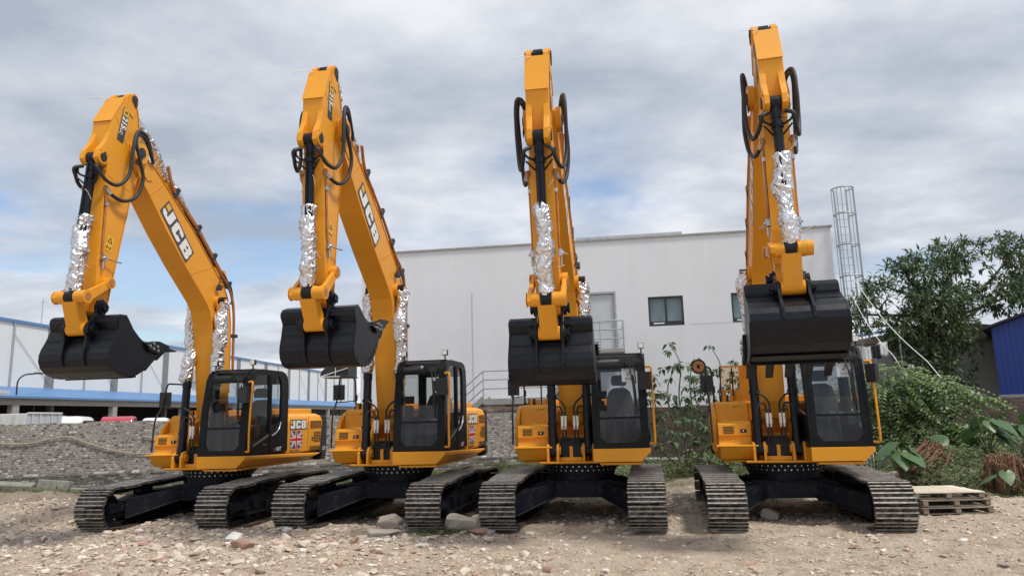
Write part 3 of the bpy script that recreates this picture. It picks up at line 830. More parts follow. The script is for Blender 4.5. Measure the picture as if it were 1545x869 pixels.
def b_handrail(mb):
    pts=[(1.24,1.25,2.70),(1.25,1.33,2.70),(1.28,1.345,2.62),(1.31,1.345,2.3),(1.345,1.345,1.8),(1.34,1.345,1.46),(1.32,1.33,1.41),(1.28,1.25,1.41)]
    mb.tube(pts,.020,8,sub=4)
def b_wiper(mb):
    mb.tube([(1.135,.98,2.78),(1.19,1.0,2.62),(1.235,1.03,2.35),(1.27,1.05,2.05)],.012,6)
    mb.tube([(1.20,1.03,2.58),(1.245,1.06,2.3),(1.29,1.075,1.92)],.014,6)
    mb.tube([(1.135,1.03,2.78),(1.19,1.07,2.6),(1.225,1.075,2.42)],.010,6)
    mb.box((1.12,1.0,2.79),(.07,.16,.09))
def b_sunblind(mb): pass
def b_worklight(mb):
    mb.box((0,0,.06),(.075,.10,.10),0); mb.box((.040,0,.06),(.008,.084,.084),1); mb.cyl((0,0,-.07),(0,0,.02),.014,8,0)
def b_seat(mb):
    mb.prism([(.48,1.76),(.50,1.86),(.40,1.90),(.02,1.88),(-.02,1.78)],.52,1.02)
    # backrest with shoulders, and headrest
    pts=[(.52,1.86),(1.02,1.86),(1.02,2.18),(.97,2.33),(.88,2.40),(.66,2.40),(.57,2.33),(.52,2.18)]
    n=len(pts); vs=[(.02-(z-1.86)*.2,y,z) for y,z in pts]+[(-.12-(z-1.86)*.2,y,z) for y,z in pts]
    mb.add(vs,[tuple(range(n)),tuple(reversed(range(n,2*n)))]+[(i,i+n,(i+1)%n+n,(i+1)%n) for i in range(n)])
    pts=[(.63,2.44),(.91,2.44),(.92,2.58),(.88,2.64),(.66,2.64),(.62,2.58)]
    n=len(pts); vs=[(-.06-(z-2.44)*.1,y,z) for y,z in pts]+[(-.16-(z-2.44)*.1,y,z) for y,z in pts]
    mb.add(vs,[tuple(range(n)),tuple(reversed(range(n,2*n)))]+[(i,i+n,(i+1)%n+n,(i+1)%n) for i in range(n)])
    mb.box((.1,.77,1.55),(.35,.35,.4))
def b_console(mb):
    for y in(.43,1.10):
        mb.box((.30,y,1.78),(.62,.12,.22)); mb.cyl((.55,y,1.88),(.56,y,2.05),.016,8); mb.box((.56,y,2.08),(.05,.05,.10))
    mb.box((.85,.45,1.75),(.10,.12,.8)); mb.box((.88,.47,2.25),(.06,.18,.14))
    for y in(.68,.84): mb.cyl((.95,y,1.35),(.85,y,1.92),.016,8); mb.box((1.0,y,1.40),(.22,.09,.03))
    mb.box((-.28,.77,2.0),(.12,.7,.10))
def b_mirror(mb):
    mb.box((0,0,0),(.07,.22,.30),0); mb.box((-.037,0,0),(.006,.19,.27),1)
def b_mirrorbar(mb):
    mb.tube([(.52,-1.215,1.40),(.50,-1.215,1.75),(.45,-1.22,2.05),(.28,-1.23,2.25),(.18,-1.235,2.5),(.10,-1.235,2.74),(.03,-1.235,2.79),(-.05,-1.23,2.79),(-.30,-1.2,2.79),(-.40,-1.15,2.77),(-.42,-1.12,2.65),(-.42,-1.10,2.12)],.018,8,sub=4)
    mb.tube([(.20,-1.235,2.44),(.14,-1.28,2.30),(.10,-1.25,2.27),(-.42,-1.11,2.30)],.011,6)
    mb.cyl((-.42,-1.10,2.10),(-.42,-1.10,2.17),.035,10); mb.cyl((-.42,-1.10,2.30),(-.42,-1.10,2.42),.03,10)
    for x in(-.2,-.1): mb.cyl((x,-.78+x,2.10),(x,-.78+x,2.24),.03,10)
    mb.tube([(-.25,-.75,2.13),(-.25,-.75,2.75)],.015,6,smoothpath=False)
def b_fillercap(mb):
    for y in(-.93,-.80,-.66): mb.cyl((-.1,y,2.12),(-.1,y,2.19),.04,12); mb.cyl((-.1,y,2.19),(-.1,y,2.22),.05,12)
def b_valves(mb):
    mb.prism([(YB-.18,1.13),(YB+.19,1.13),(YB+.19,1.42),(YB+.14,1.47),(YB-.14,1.47),(YB-.18,1.42)],.56,.64,'x')
    for y in(-.12,-.05,.05,.12):
        for z in(1.19,1.30,1.40): mb.cyl((.64,YB+y,z),(.665,YB+y,z),.022,8)
    mb.box2((.32,YB-.2,1.15),(.55,YB+.2,1.5))
def b_valvehose(mb):
    for k,(y,s) in enumerate(((-.165,-1),(-.105,-1),(.055,1),(.115,1))):
        y=YB+y+.02
        up=[(.66,y,1.40),(.68,y,1.62),(.68,y,1.86),(.67,y,1.98)]
        if k in(0,3): up+=[(.68,y+.03*s,2.06),(.70,y+.10*s,2.07),(.72,y+.15*s,1.99),(.73,y+.17*s,1.86)]
        else: up+=[(.68,y+.01*s,2.08),(.70,y+.08*s,2.18),(.72,y+.2*s,2.26)]
        mb.tube(up,.018,8,0)
        mb.cyl((.682,y,1.70),(.682,y,1.90),.024,10,1); mb.cyl((.68,y,1.66),(.68,y,1.72),.027,10,2)
    for s in(-1,1): mb.box((.69,YB+.14*s,1.955),(.03,.15,.035),0)
    for s in(-1,1): mb.tube([(.62,YB+.16*s,1.44),(.66,YB+.21*s,1.36),(.62,YB+.22*s,1.22),(.5,YB+.2*s,1.15)],.02,8,0)
def b_sheet(mb):
    mb.add([(1.115,.84,2.46),(1.095,1.07,2.46),(1.06,1.07,2.735),(1.08,.84,2.735)],[(0,1,2,3)])
    fs=[]
def b_sheetmark(mb):
    def P(a,b): return Vector((1.112-.035*b/.275+.008-.0*a,.84+a*.23,2.46+b))
    for (a,b,c,d) in((.40,.10,.50,.14),): pass
    pts=[(.38,.135),(.46,.10),(.72,.20),(.70,.215),(.465,.125),(.40,.15)]
    mb.add([P(a,b)+Vector((.0,0,0)) for a,b in pts],[tuple(range(6))])
    for z in(.06,.045): mb.add([P(.25,z),P(.8,z),P(.8,z+.006),P(.25,z+.006)],[(0,1,2,3)])
    mb.add([P(.2,.22),P(.3,.22),P(.3,.24),P(.2,.24)],[(0,1,2,3)])

def rotY(t): return (0,-t,0)
LAB=['first yellow excavator beside the grey wall and long shed, bucket teeth pointing sideways',
     'second yellow excavator in the row, its tipped bucket teeth overlapping its own boom',
     'yellow excavator facing straight ahead before the white building door, bucket hiding half its cab front',
     'yellow excavator beside the pallets and leafy bushes, round orange mirror on its rail']
def excavator(i):
    X,Y,Z,yaw,sw,tb,td,phi=MACH[i]; tb=R(tb); td=R(td)
    root=empty('excavator',(X,Y,Z),R(yaw+sw)); tag(root,LAB[i],'excavator','yellow excavators parked in a row on the rubble yard')
    # undercarriage
    for s in(-1,1):
        c,sn=math.cos(R(-sw)),math.sin(R(-sw)); g=1.195*s
        t=part('track','tframe',b_trackframe,'under',root,.008,(-g*sn,g*c,0),(0,0,R(-sw)))
        part('track_chain','chain',b_chain,['shoe','edge','under'],t)
        part('idler','idler',b_idler,'under',t,.0,(TXW,0,TZ)); part('sprocket','sprocket',b_sprocket,'under',t,0,(-TXW,0,TZ))
        for k in range(8): part('roller','roller',b_roller,'under',t,0,(-1.30+.36*k,0,.285))
        for x in(-.85,.75): part('roller','roller',b_roller,'under',t,0,(x,0,.70))
    cb=part('carbody','carbody',b_carbody,'under',root,.01,rot=(0,0,R(-sw)))
    part('sticker','carst',b_carsticker,'white',cb)
    sl=part('slew_ring','slew',b_slew,'under',root); part('bolts','slewb',b_slewbolt,'steel',sl)
    # upper structure
    part('deck','deck',b_deck,'yellow',root,.008)
    part('side_skirt','skirt',b_skirt,'yellow',root,.012)
    tk=part('tool_locker','tank',b_tank,'yellow',root,.018)
    part('side_cover','tankside',b_tankside,'yellow',tk,.014); part('louvre','tl',b_tanklouvre,'hole',tk)
    part('latch','tlatch',b_tanklatch,['yellow','hole','steel'],tk,.004); part('warning_sticker','twarn',b_tankwarn,['paleyellow','hole'],tk)
    part('filler_cap','fcap',b_fillercap,'yellow',tk,.004)
    hd=part('engine_hood','hood',b_hood,'yellow',root,.025)
    part('panel_seam','seam',b_hoodseam,'pipe',hd); part('grille','grille',b_grille,'hole',hd)
    part('lettering','smark',b_sidemark,['decal','white','paleyellow'],hd); part('flag_sticker','flag',b_flag,['blue','white','red','decal'],hd)
    cw=part('counterweight','cw',b_counterweight,'grey',root,.02); part('lettering','cwt',b_cwtext,'white',cw)
    part('corner_panel','corner',b_sidecorner,'grey',hd)
    part('valve_block','valve',b_valves,'black',root,.006); part('hydraulic_hose','vh',b_valvehose,['rubber','white','steel'],root)
    # cab
    cab=part('cab','cab',b_cabframe,'cab',root,.010)
    part('windscreen','ws',b_screen(1.866,2.70),'glass',cab); part('windscreen','ws2',b_screen(1.43,1.83,n=2),'glass',cab); part('roof_window','ws3',b_screen(2.79,2.90,.43,.80,2),'wglass',cab)
    part('door_window','dg',b_sideglass,'glass',cab); part('side_window','fg',b_farglass,'glass',cab)
    part('door_trim','dt',b_doortrim,['cab','steel','grey'],cab); part('lettering','ct',b_cabtext,['white','steel'],cab)
    part('handrail','hr',b_handrail,'yellow',cab); part('wiper','wp',b_wiper,'grey',cab)
    part('seat','seat',b_seat,'seat',cab,.03); part('console','cons',b_console,'grey',cab,.01)
    for y in(.42,1.20): part('work_light','wl',b_worklight,['grey','white'],cab,.008,(1.02,y,3.03),(0,0,0))
    if i>=2:
        sh=part('paper_sheet','sheet',b_sheet,'white',cab,loc=(.035,0,0)); part('print','sheetm',b_sheetmark,'decal',sh)
    mb_=part('mirror_bar','mbar',b_mirrorbar,'grey',root)
    part('mirror','mir',b_mirror,['grey','steel'],mb_,.025,(.13,-1.24,2.46),(0,0,R(12)))
    part('mirror','mir',b_mirror,['grey','steel'],cab,.025,(1.36,1.23,2.46) if i!=3 else (1.30,1.34,2.50),(0,0,R(-25 if i!=3 else -60)))
    if i==3:
        def b_round(mb): mb.cyl((-.05,0,0),(.02,0,0),.125,28,0,r1=.14); mb.cyl((.021,0,0),(.03,0,0),.105,28,1,r1=.09); mb.box((.034,.0,0),(.006,.05,.07),2)  # dark block on the face draws a logo reflected in the mirror
        part('round_mirror','rmir',b_round,['grey','orange','hole'],mb_,0,(.12,-1.36,2.78),(0,0,R(-8)))
        def b_guard(mb):
            y0,y1,z0,z1,x=-.98,-.38,2.13,2.80,-.35
            mb.box2((x-.02,y0,z0),(x+.02,y0+.025,z1),2); mb.box2((x-.02,y0,z1-.03),(x+.02,y1,z1),0); mb.box2((x-.02,y1-.24,z0),(x+.02,y1,z1-.031),0)
            mb.plate([(y0+.026,z0),(y1-.241,z0),(y1-.241,2.34),(y0+.026,2.34)],x-.02,x+.02,'x',[[(-.83+.06*math.cos(a),2.22+.09*math.sin(a)) for a in [2*PI*k/14 for k in range(14)]]],0)
        gd=part('raised_guard','guard',b_guard,['yellow','hole','grey'],hd)
        def b_gsheet(mb): mb.add([(-.35,-.954,2.341),(-.35,-.622,2.341),(-.35,-.622,2.769),(-.35,-.954,2.769)],[(0,1,2,3)])
        part('sheet','gsheet',b_gsheet,'tint',gd)
    # boom
    bo=part('boom','boom',b_boom,'yellow',root,.008,(FX,YB,FZ),rotY(tb))
    for q in(-1,1): part('pivot_pin',f'bpin{q}',b_boompin(q),'grey',bo,.006)
    part('lettering','bdec',b_boomdecal,['decal','white','paleyellow'],bo)
    for s in(-1,1): part('hydraulic_pipe',f'bp{s}',b_boompipe(s),['pipe','grey','rubber'],bo)
    part('work_light','blamp',b_boomlamp,['grey','white'],bo,.006)
    def world(base,ang,u,v): return (base[0]+u*math.cos(ang)-v*math.sin(ang),base[1]+u*math.sin(ang)+v*math.cos(ang))
    piv=world((FX,FZ),tb,LB,0)
    di=part('dipper','dip',b_dipper,'yellow',root,.008,(piv[0],YB,piv[1]),rotY(td))
    for q in(-1,1):
        for tp_ in(0,1): part('pivot_pin',f'dpin{q}{tp_}',b_dippin(q,tp_),'grey',di,.005)
    part('lettering','ddec',b_dipdecal,['decal','white','paleyellow'],di); 
    for q in(-1,1): part('warning_sticker',f'dwarn{q}',b_dipwarn(q),['paleyellow','hole'],di)
    for s in(-1,1):
        part('hydraulic_pipe',f'dp{s}',b_dippipe(s),['pipe','steel'],di)
        part('hydraulic_hose',f'h1{s}',b_hose(s),['rubber','steel'],di); part('hydraulic_hose',f'h2{s}',b_hose2(s),['rubber','steel'],di)
    part('wire_tie','whisk',b_whisker,'white',di)
    # bucket and linkage
    bp=world(piv,td,DU_B,0); ba=td+phi-PHI0
    bk=part('bucket','bk',b_bucket,'black',root,.006,(bp[0],YB,bp[1]),rotY(ba))
    for s in(-1,1):
        part('bucket_ear',f'ear{s}',b_ear(.19*s),'black',bk,.006); part('side_cutter',f'cut{s}',b_cutter((BW+.026)*s),['black','steel'],bk,.004)
    for k in range(5): part('bucket_tooth','tooth',b_tooth,'black',bk,.008,(.315,-.54+.27*k,-1.20),(0,R(-8),0))
    bu=DU_B+EAR*math.cos(phi); bv=EAR*math.sin(phi)
    D=math.hypot(bu-GU,bv-GV); a_=(GL**2-LL**2+D*D)/2/D; h_=math.sqrt(max(GL**2-a_*a_,1e-6)); eu,ev=(bu-GU)/D,(bv-GV)/D
    lu,lv=GU+a_*eu-h_*ev,GV+a_*ev+h_*eu
    lj=world(piv,td,lu,lv); blw=world(piv,td,bu,bv); gw=world(piv,td,GU,GV); cy=world(piv,td,CYU,CYV)
    def aim(p,q): return math.atan2(q[1]-p[1],q[0]-p[0]),math.hypot(q[0]-p[0],q[1]-p[1])
    a,_=aim(lj,blw); part('bucket_link','link',b_link,'yellow',root,.012,(lj[0],YB,lj[1]),rotY(a))
    a,_=aim(gw,lj)
    for s in(-1,1): part('guide_link',f'guide{s}',b_guide(.235*s),['yellow','pipe'],root,.008,(gw[0],YB,gw[1]),rotY(a))
    a,l=aim(cy,lj)
    rc=part('bucket_ram','bram',b_barrel(.068,1.28),'black',root,0,(cy[0],YB,cy[1]),rotY(a))
    rd=part('rod','rodb',b_rod(1.3),['steel','black'],rc,0,(l,0,0),(0,0,PI))
    part('foil_wrap','foilb%d'%i,b_foil(1.32,.115,.125,20+i,.05),'foil',rd)
    # stick ram on the boom's back
    bl=world((FX,FZ),tb,2.62,1.62); tp=world(piv,td,TPU,TPV); a,l=aim(bl,tp)
    rc=part('dipper_ram','sram',b_barrel(.085,1.75,False),'black',root,0,(bl[0],YB,bl[1]),rotY(a))
    rd=part('rod','rods',b_rod(2.3),['steel','black'],rc,0,(l,0,0),(0,0,PI))
    part('foil_wrap','foils%d'%i,b_foil(l-1.75-.05,.11,.10,40+i,.06),'foil',rd)
    lt=world((FX,FZ),tb,2.345,1.01); a,l=aim((CBX,CBZ),lt)
    for s in(-1,1):
        rc=part('boom_ram','lram',b_liftbarrel(1.50),'black',root,0,(CBX,YB+CBW*s,CBZ),rotY(a))
        rd=part('rod','rodl',b_rod(1.6),['steel','black'],rc,0,(l,0,0),(0,0,PI))
        part('foil_wrap','foill%d%d'%(i,s),b_foil(l-1.50+.06,.125,.115,60+i*3+s,-.04),'foil',rd)
    return root
for i in range(4): excavator(i)

# ------------------------------------------------------------------ ground
def fbm(x,y,sc,oct_=4,seed=0.):
    out=np.zeros(x.shape); amp=1; tot=0
    g=np.random.default_rng(int(seed*1000)+5)
    for o in range(oct_):
        T=g.random((256,256)); u=x*sc+1000; v=y*sc+1000
        i=np.floor(u).astype(int); j=np.floor(v).astype(int); fu=u-i; fv=v-j
        fu=fu*fu*(3-2*fu); fv=fv*fv*(3-2*fv)
        a=T[i%256,j%256]; b=T[(i+1)%256,j%256]; c=T[i%256,(j+1)%256]; d=T[(i+1)%256,(j+1)%256]
        out+=amp*((a*(1-fu)+b*fu)*(1-fv)+(c*(1-fu)+d*fu)*fv); tot+=amp; amp*=.52; sc*=2.07
    return out/tot
MOUNDS=[(-3.9,12.3,1.1,.7,.16),(-5.4,12.6,.7,.6,.08),(-2.6,11.2,1.5,.6,.11),(-.9,11.9,.7,.45,.10),(-4.6,10.4,1.4,.5,.08),(-9.8,15.5,2.6,1.0,.30),(-13,18.5,3,1.0,.30),(-9.2,13.0,1.4,.8,.06),(-.6,13.4,.5,.8,.14),(8.6,14.2,1.6,.7,.05),(9.6,16.8,2.5,1.3,.28),(12.5,18.3,3,1.6,.35),(7.5,11.6,1.6,.6,.06),(5.2,9.6,1.2,.4,.05),(-6.3,9.9,1.0,.4,.06)]
def hgt(x,y):
    x=np.asarray(x,float); y=np.asarray(y,float)
    h=(fbm(x,y,.25,3,.1)-.5)*.14+(fbm(x,y,1.3,4,.2)-.5)*.13+np.abs(fbm(x,y,3.1,3,.7)-.5)*-.12+.02+(fbm(x,y,6,3,.3)-.5)*.075
    for a,b,sx,sy,k in MOUNDS: h=h+k*np.exp(-((x-a)/sx)**2-((y-b)/sy)**2)*(.6+.8*fbm(x,y,2.2,3,.4))
    # worn flat under and in front of the tracks
    h=h+.055
    flat=np.exp(-((x-2.6)/4.2)**4-((y-11.8)/2.2)**4); h=.045*flat+(h)*(1-.55*flat)-.025*flat
    for (X,Y,Z,yaw,*_),gz in zip(MACH,(.085,.090,.050,.085)):
        c,s=math.cos(R(yaw)),math.sin(R(yaw)); lx=(x-X)*c+(y-Y)*s; ly=-(x-X)*s+(y-Y)*c
        w=1/(1+np.exp((np.abs(lx)-2.1)*7)); w2=np.exp(-(np.abs(np.abs(ly)-1.195)/.42)**4)
        k=w*w2; h=h*(1-k)+(gz+(fbm(x,y,4,2,.3)-.5)*.04)*k
    far=np.clip((np.hypot(x,y)-34)/20,0,1); h=h*(1-far)
    return h
def axis(lo,hi,d,fa,fb,n1,n2):
    core=np.arange(lo,hi,d)
    a=lo-np.geomspace(d,fa,n1); b=hi+np.geomspace(d,fb,n2)-d*.5
    return np.r_[a[::-1],core,b]
xs=axis(-13,15,.075,900,900,60,60); ys=axis(7.6,19,.075,60,1500,40,70)
GX,GY=np.meshgrid(xs,ys); GZ=hgt(GX,GY)
V=np.c_[GX.ravel(),GY.ravel(),GZ.ravel()]; nx=len(xs); ny=len(ys)
I,J=np.meshgrid(np.arange(nx-1),np.arange(ny-1)); a=(J*nx+I).ravel()
gme=npmesh('ground',V,np.c_[a,a+1,a+nx+1,a+nx],True)
def m_ground():
    m,nt,b=newmat('rubble_dirt'); co=objco(nt)
    n1=noise(nt,.35,6,co,.6); n2=noise(nt,2.3,6,co,.65); n3=noise(nt,14,5,co,.7); n4=noise(nt,70,3,co,.6)
    base=ramp(nt,n1.outputs[0],[(.30,(.61,.455,.335)),(.47,(.74,.585,.45)),(.60,(.77,.645,.51)),(.74,(.68,.565,.455))])
    sp0=N(nt,'ShaderNodeSeparateXYZ'); L(nt,co,sp0.inputs[0]); mx_=N(nt,'ShaderNodeMapRange'); mx_.inputs[1].default_value=-3.5; mx_.inputs[2].default_value=2.5; L(nt,math_(nt,'ADD',sp0.outputs[0],math_(nt,'MULTIPLY',n2.outputs[0],3.)),mx_.inputs[0])
    base=mixc(nt,math_(nt,'MULTIPLY',mx_.outputs[0],.6),base,(.74,.615,.455))
    red=ramp(nt,n2.outputs[0],[(.48,(0,0,0)),(.62,(.75,)*3)]); c=mixc(nt,red,base,(.44,.30,.215))
    gr=ramp(nt,n3.outputs[0],[(.46,(0,0,0)),(.7,(.7,)*3)]); c=mixc(nt,gr,c,(.62,.55,.47))
    dk=ramp(nt,math_(nt,'ADD',math_(nt,'MULTIPLY',n4.outputs[0],.5),math_(nt,'MULTIPLY',n3.outputs[0],.5)),[(.36,(.8,)*3),(.47,(0,0,0))]); c=mixc(nt,dk,c,(.20,.145,.10))  # low noise goes dark: shade of the crevices put into the dirt colour
    # pebbles
    v=N(nt,'ShaderNodeTexVoronoi'); v.inputs['Scale'].default_value=22; v.inputs['Randomness'].default_value=1; L(nt,co,v.inputs['Vector'])
    pm=ramp(nt,v.outputs[0],[(.16,(1,1,1)),(.26,(0,0,0))]); keep=ramp(nt,noise(nt,1.1,4,co).outputs[0],[(.46,(0,0,0)),(.58,(1,1,1))])
    pk=math_(nt,'MULTIPLY',pm,keep)
    pc=ramp(nt,v.outputs['Color'],[(.2,(.22,.19,.16)),(.5,(.45,.41,.36)),(.8,(.60,.56,.50))])
    c=mixc(nt,pk,c,pc)
    # weedy soil far back by the walls
    sep=N(nt,'ShaderNodeSeparateXYZ'); L(nt,co,sep.inputs[0])
    mr=N(nt,'ShaderNodeMapRange'); mr.inputs[1].default_value=15.5; mr.inputs[2].default_value=19.; L(nt,math_(nt,'ADD',sep.outputs[1],math_(nt,'MULTIPLY',n2.outputs[0],2.)),mr.inputs[0])
    c=mixc(nt,math_(nt,'MULTIPLY',mr.outputs[0],.6),c,(.16,.13,.09))
    L(nt,c,b.inputs['Base Color']); b.inputs['Roughness'].default_value=.95; b.inputs['Specular IOR Level'].default_value=.2
    h=math_(nt,'ADD',math_(nt,'MULTIPLY',n3.outputs[0],1.4),math_(nt,'ADD',math_(nt,'MULTIPLY',n4.outputs[0],.6),math_(nt,'MULTIPLY',pk,.6)))
    bump(nt,b,h,1.0,.06); return m
M['ground']=m_ground()
tag(mkobj('ground',gme,'ground'),None,None,kind='structure')

# ------------------------------------------------------------------ stones
ICO=None
def ico(sub=1):
    bm=bmesh.new(); bmesh.ops.create_icosphere(bm,subdivisions=sub,radius=1)
    v=np.array([p.co[:] for p in bm.verts]); f=np.array([[q.index for q in p.verts] for p in bm.faces]); bm.free(); return v,f
I1=ico(1); I2=ico(2); I3=ico(3)
def rockmesh(seed,sub=2,flat=.6,angular=.35):
    g=np.random.default_rng(seed); v,f={1:I1,2:I2,3:I3}[sub]; v=v.copy()
    # cut with random planes for broken facets
    for k in range(15):
        n=g.normal(size=3); n/=np.linalg.norm(n); d=g.uniform(.36,.78); s=v@n; over=s>d
        v[over]-=np.outer(s[over]-d,n)
    v*=1.35*(1+g.uniform(-.025,.025,(len(v),1)))
    v*=np.array([1,g.uniform(.6,.95),flat*g.uniform(.7,1.1)])
    return v,f
def m_rock(name,stops):
    m,nt,b=newmat(name); co=objco(nt); geo=N(nt,'ShaderNodeNewGeometry')
    c=ramp(nt,geo.outputs['Random Per Island'],stops)
    n=noise(nt,9,5,co,.7); c=mixc(nt,ramp(nt,n.outputs[0],[(.4,(0,0,0)),(.75,(.5,)*3)]),c,(.46,.37,.28))
    L(nt,c,b.inputs['Base Color']); b.inputs['Roughness'].default_value=.93; b.inputs['Specular IOR Level'].default_value=.25
    bump(nt,b,noise(nt,30,5,co,.7).outputs[0],.6,.012); return m
M['stones']=m_rock('rubble_stone',[(0,(.28,.23,.185)),(.2,(.50,.42,.34)),(.45,(.58,.495,.40)),(.62,(.64,.565,.475)),(.80,(.50,.39,.30)),(.90,(.42,.25,.18)),(.94,(.76,.73,.68))])
M['rock']=m_rock('broken_concrete',[(0,(.56,.48,.385)),(1,(.64,.56,.46))])
M['redrock']=simple('broken_red_brick',(.33,.20,.145),.92,var=.25,bmp=.5,bscale=40)
M['whiterock']=simple('pale_plaster_lump',(.70,.68,.64),.9,var=.1,bmp=.5,bscale=30)
def stones(n,xr,yr,s0,s1,seed,dens=None,flat=.6):
    g=np.random.default_rng(seed); Vs=[];Fs=[];o=0
    protos=[rockmesh(1000+k,1,flat) for k in range(24)]
    x=g.uniform(*xr,n); y=g.uniform(*yr,n)
    if dens is not None:
        keep=g.random(n)<dens(x,y); x,y=x[keep],y[keep]
    z=hgt(x,y); s=s0*(s1/s0)**(g.random(len(x))**1.8)
    for i in range(len(x)):
        v,f=protos[g.integers(24)]
        a=g.uniform(0,6.28); c,sn=math.cos(a),math.sin(a); w=v*s[i]; w=np.c_[w[:,0]*c-w[:,1]*sn,w[:,0]*sn+w[:,1]*c,w[:,2]]
        Vs.append(w+[x[i],y[i],z[i]+s[i]*.12]); Fs.append(f+o); o+=len(v)
    return npmesh('rubble',np.concatenate(Vs),np.concatenate(Fs))
def dn(x,y):
    d=.20+.55*np.clip((fbm(x,y,.5,3,.6)-.45)*5,0,1)+.45*np.clip((2.-x)/8,0,1)
    for a,b,sx,sy,k in MOUNDS[:8]: d=d+.9*np.exp(-((x-a)/sx)**2-((y-b)/sy)**2)
    d*=1-.75*np.exp(-((x-2.2)/2.6)**4-((y-11.)/1.8)**4)
    for X,Y,Z,yaw,*_ in MACH:
        c,s=math.cos(R(yaw)),math.sin(R(yaw)); lx=(x-X)*c+(y-Y)*s; ly=-(x-X)*s+(y-Y)*c
        d=np.where((np.abs(lx)<2.05)&(np.abs(np.abs(ly)-1.195)<.33),0,d)
    return d
tag(mkobj('gravel',stones(80000,(-12,12),(8.4,15.5),.006,.036,1,dn),'stones'),None,None,kind='stuff')
tag(mkobj('rubble',stones(1500,(-12,6),(8.6,14.5),.05,.13,5,lambda x,y: dn(x,y)*np.clip((2.5-x)/5,.08,1),.5),'stones'),None,None,kind='stuff')
tag(mkobj('rubble',stones(15000,(-13,12),(8.4,18),.024,.085,2,dn,.5),'stones'),None,None,kind='stuff')
def rock(x,y,s,seed,mat,label,cat='rock',group=None,name='rock',sub=3,flat=.65,rz=0,sc=(1,1,1),sink=.25):
    v,f=rockmesh(seed,sub,flat); v=v*np.array(sc)*s
    o=mkobj(name,npmesh(name,v,f),mat); z=float(hgt(x,y)); o.location=(x,y,z+s*flat*(.75-sink)); o.rotation_euler=(0,0,rz)
    return tag(o,label,cat,group)
rock(-.98,12.30,.29,5,'rock','big pale concrete lump between the second and third excavators',sc=(1.25,1,1.05))
rock(-2.14,11.75,.21,8,'rock','rounded brown rock on dirt in front of the second excavator',sc=(1.1,.8,.9),flat=.6)
rock(-4.42,11.55,.17,11,'whiterock','white plaster lump among rubble below the right track of the first excavator',sc=(.9,.7,1.2))
rock(-4.05,11.05,.15,12,'redrock','broken red brick piece in rubble near the first excavator',cat='brick',name='broken_brick',sc=(1.3,.7,.7))
rock(-3.62,11.6,.14,15,'rock','grey rubble lump right of the white plaster lump')
rock(3.72,13.35,.15,17,'rock','small pale rock under the right-hand excavator, between its tracks',sc=(1,1,1.1))
rock(4.45,13.05,.17,18,'rock','upright pointed pale stone under the right-hand excavator beside the smaller rock',sc=(.9,.6,1.9))
rock(-1.55,13.0,.15,19,'whiterock','white block leaning on the inner side of the second excavator track',sc=(.8,.7,1.2))
rock(-.48,12.2,.15,21,'whiterock','white chip of plaster lying on the big concrete lump side',sc=(.8,.5,1.1))
rock(-.62,11.75,.14,23,'redrock','hollow reddish pipe shard in front of the big concrete lump',name='clay_shard',cat='shard',sc=(1.2,.7,.7))
rock(-2.25,13.1,.25,27,'rock','brownish rubble heap stone behind the second excavator gap',sc=(1.4,1,.9))
g5=random.Random(21)
for k in range(46):
    while True:
        x=g5.uniform(-9,8); y=g5.uniform(9.0,13.2)
        if float(dn(np.array([x]),np.array([y]))[0])>.35 and abs(x+.98)>.5: break
    rock(x,y,g5.uniform(.045,.095),200+k,['rock','rock','rock','redrock','whiterock'][k%5],
         ['grey rubble chunk lying loose in the foreground dirt','grey rubble chunk lying loose in the foreground dirt','grey rubble chunk lying loose in the foreground dirt','reddish brick chunk lying loose in the foreground dirt','whitish plaster chunk lying loose in the foreground dirt'][k%5],
         'rubble',['loose grey chunks','loose grey chunks','loose grey chunks','loose red chunks','loose white chunks'][k%5],name='rubble_chunk',sub=2,rz=g5.uniform(0,6))
# scraps of timber lying about
def scrap(x,y,l,w,rz,label,mat='plank'):
    mb=MB(); mb.box((0,0,0),(l,w,.02)); o=mkobj('timber_scrap',mb.mesh('timber_scrap'),mat,None,.004); o.location=(x,y,float(hgt(x,y))+.025); o.rotation_euler=(R(4),R(-5),rz); tag(o,label,'timber scrap')
M['plank']=simple('weathered_plank',(.60,.53,.42),.85,var=.3,scale=3,bmp=.4,bscale=30)
M['oldwood']=simple('grey_old_wood',(.24,.20,.155),.9,var=.35,scale=4,bmp=.4,bscale=40)
scrap(3.2,11.7,.42,.09,.4,'thin pale timber scrap in front of the right-hand excavator left track')
scrap(5.6,11.7,.40,.12,-.2,'wide pale timber scrap in front of the right-hand excavator right track')
scrap(-4.0,12.35,.30,.09,.9,'short pale board between the tracks of the first excavator')
scrap(1.9,11.9,.5,.06,.15,'long thin stick in front of the straight-facing excavator')
scrap(2.35,13.9,.42,.13,.1,'dark flat board between the tracks of the straight-facing excavator','oldwood')

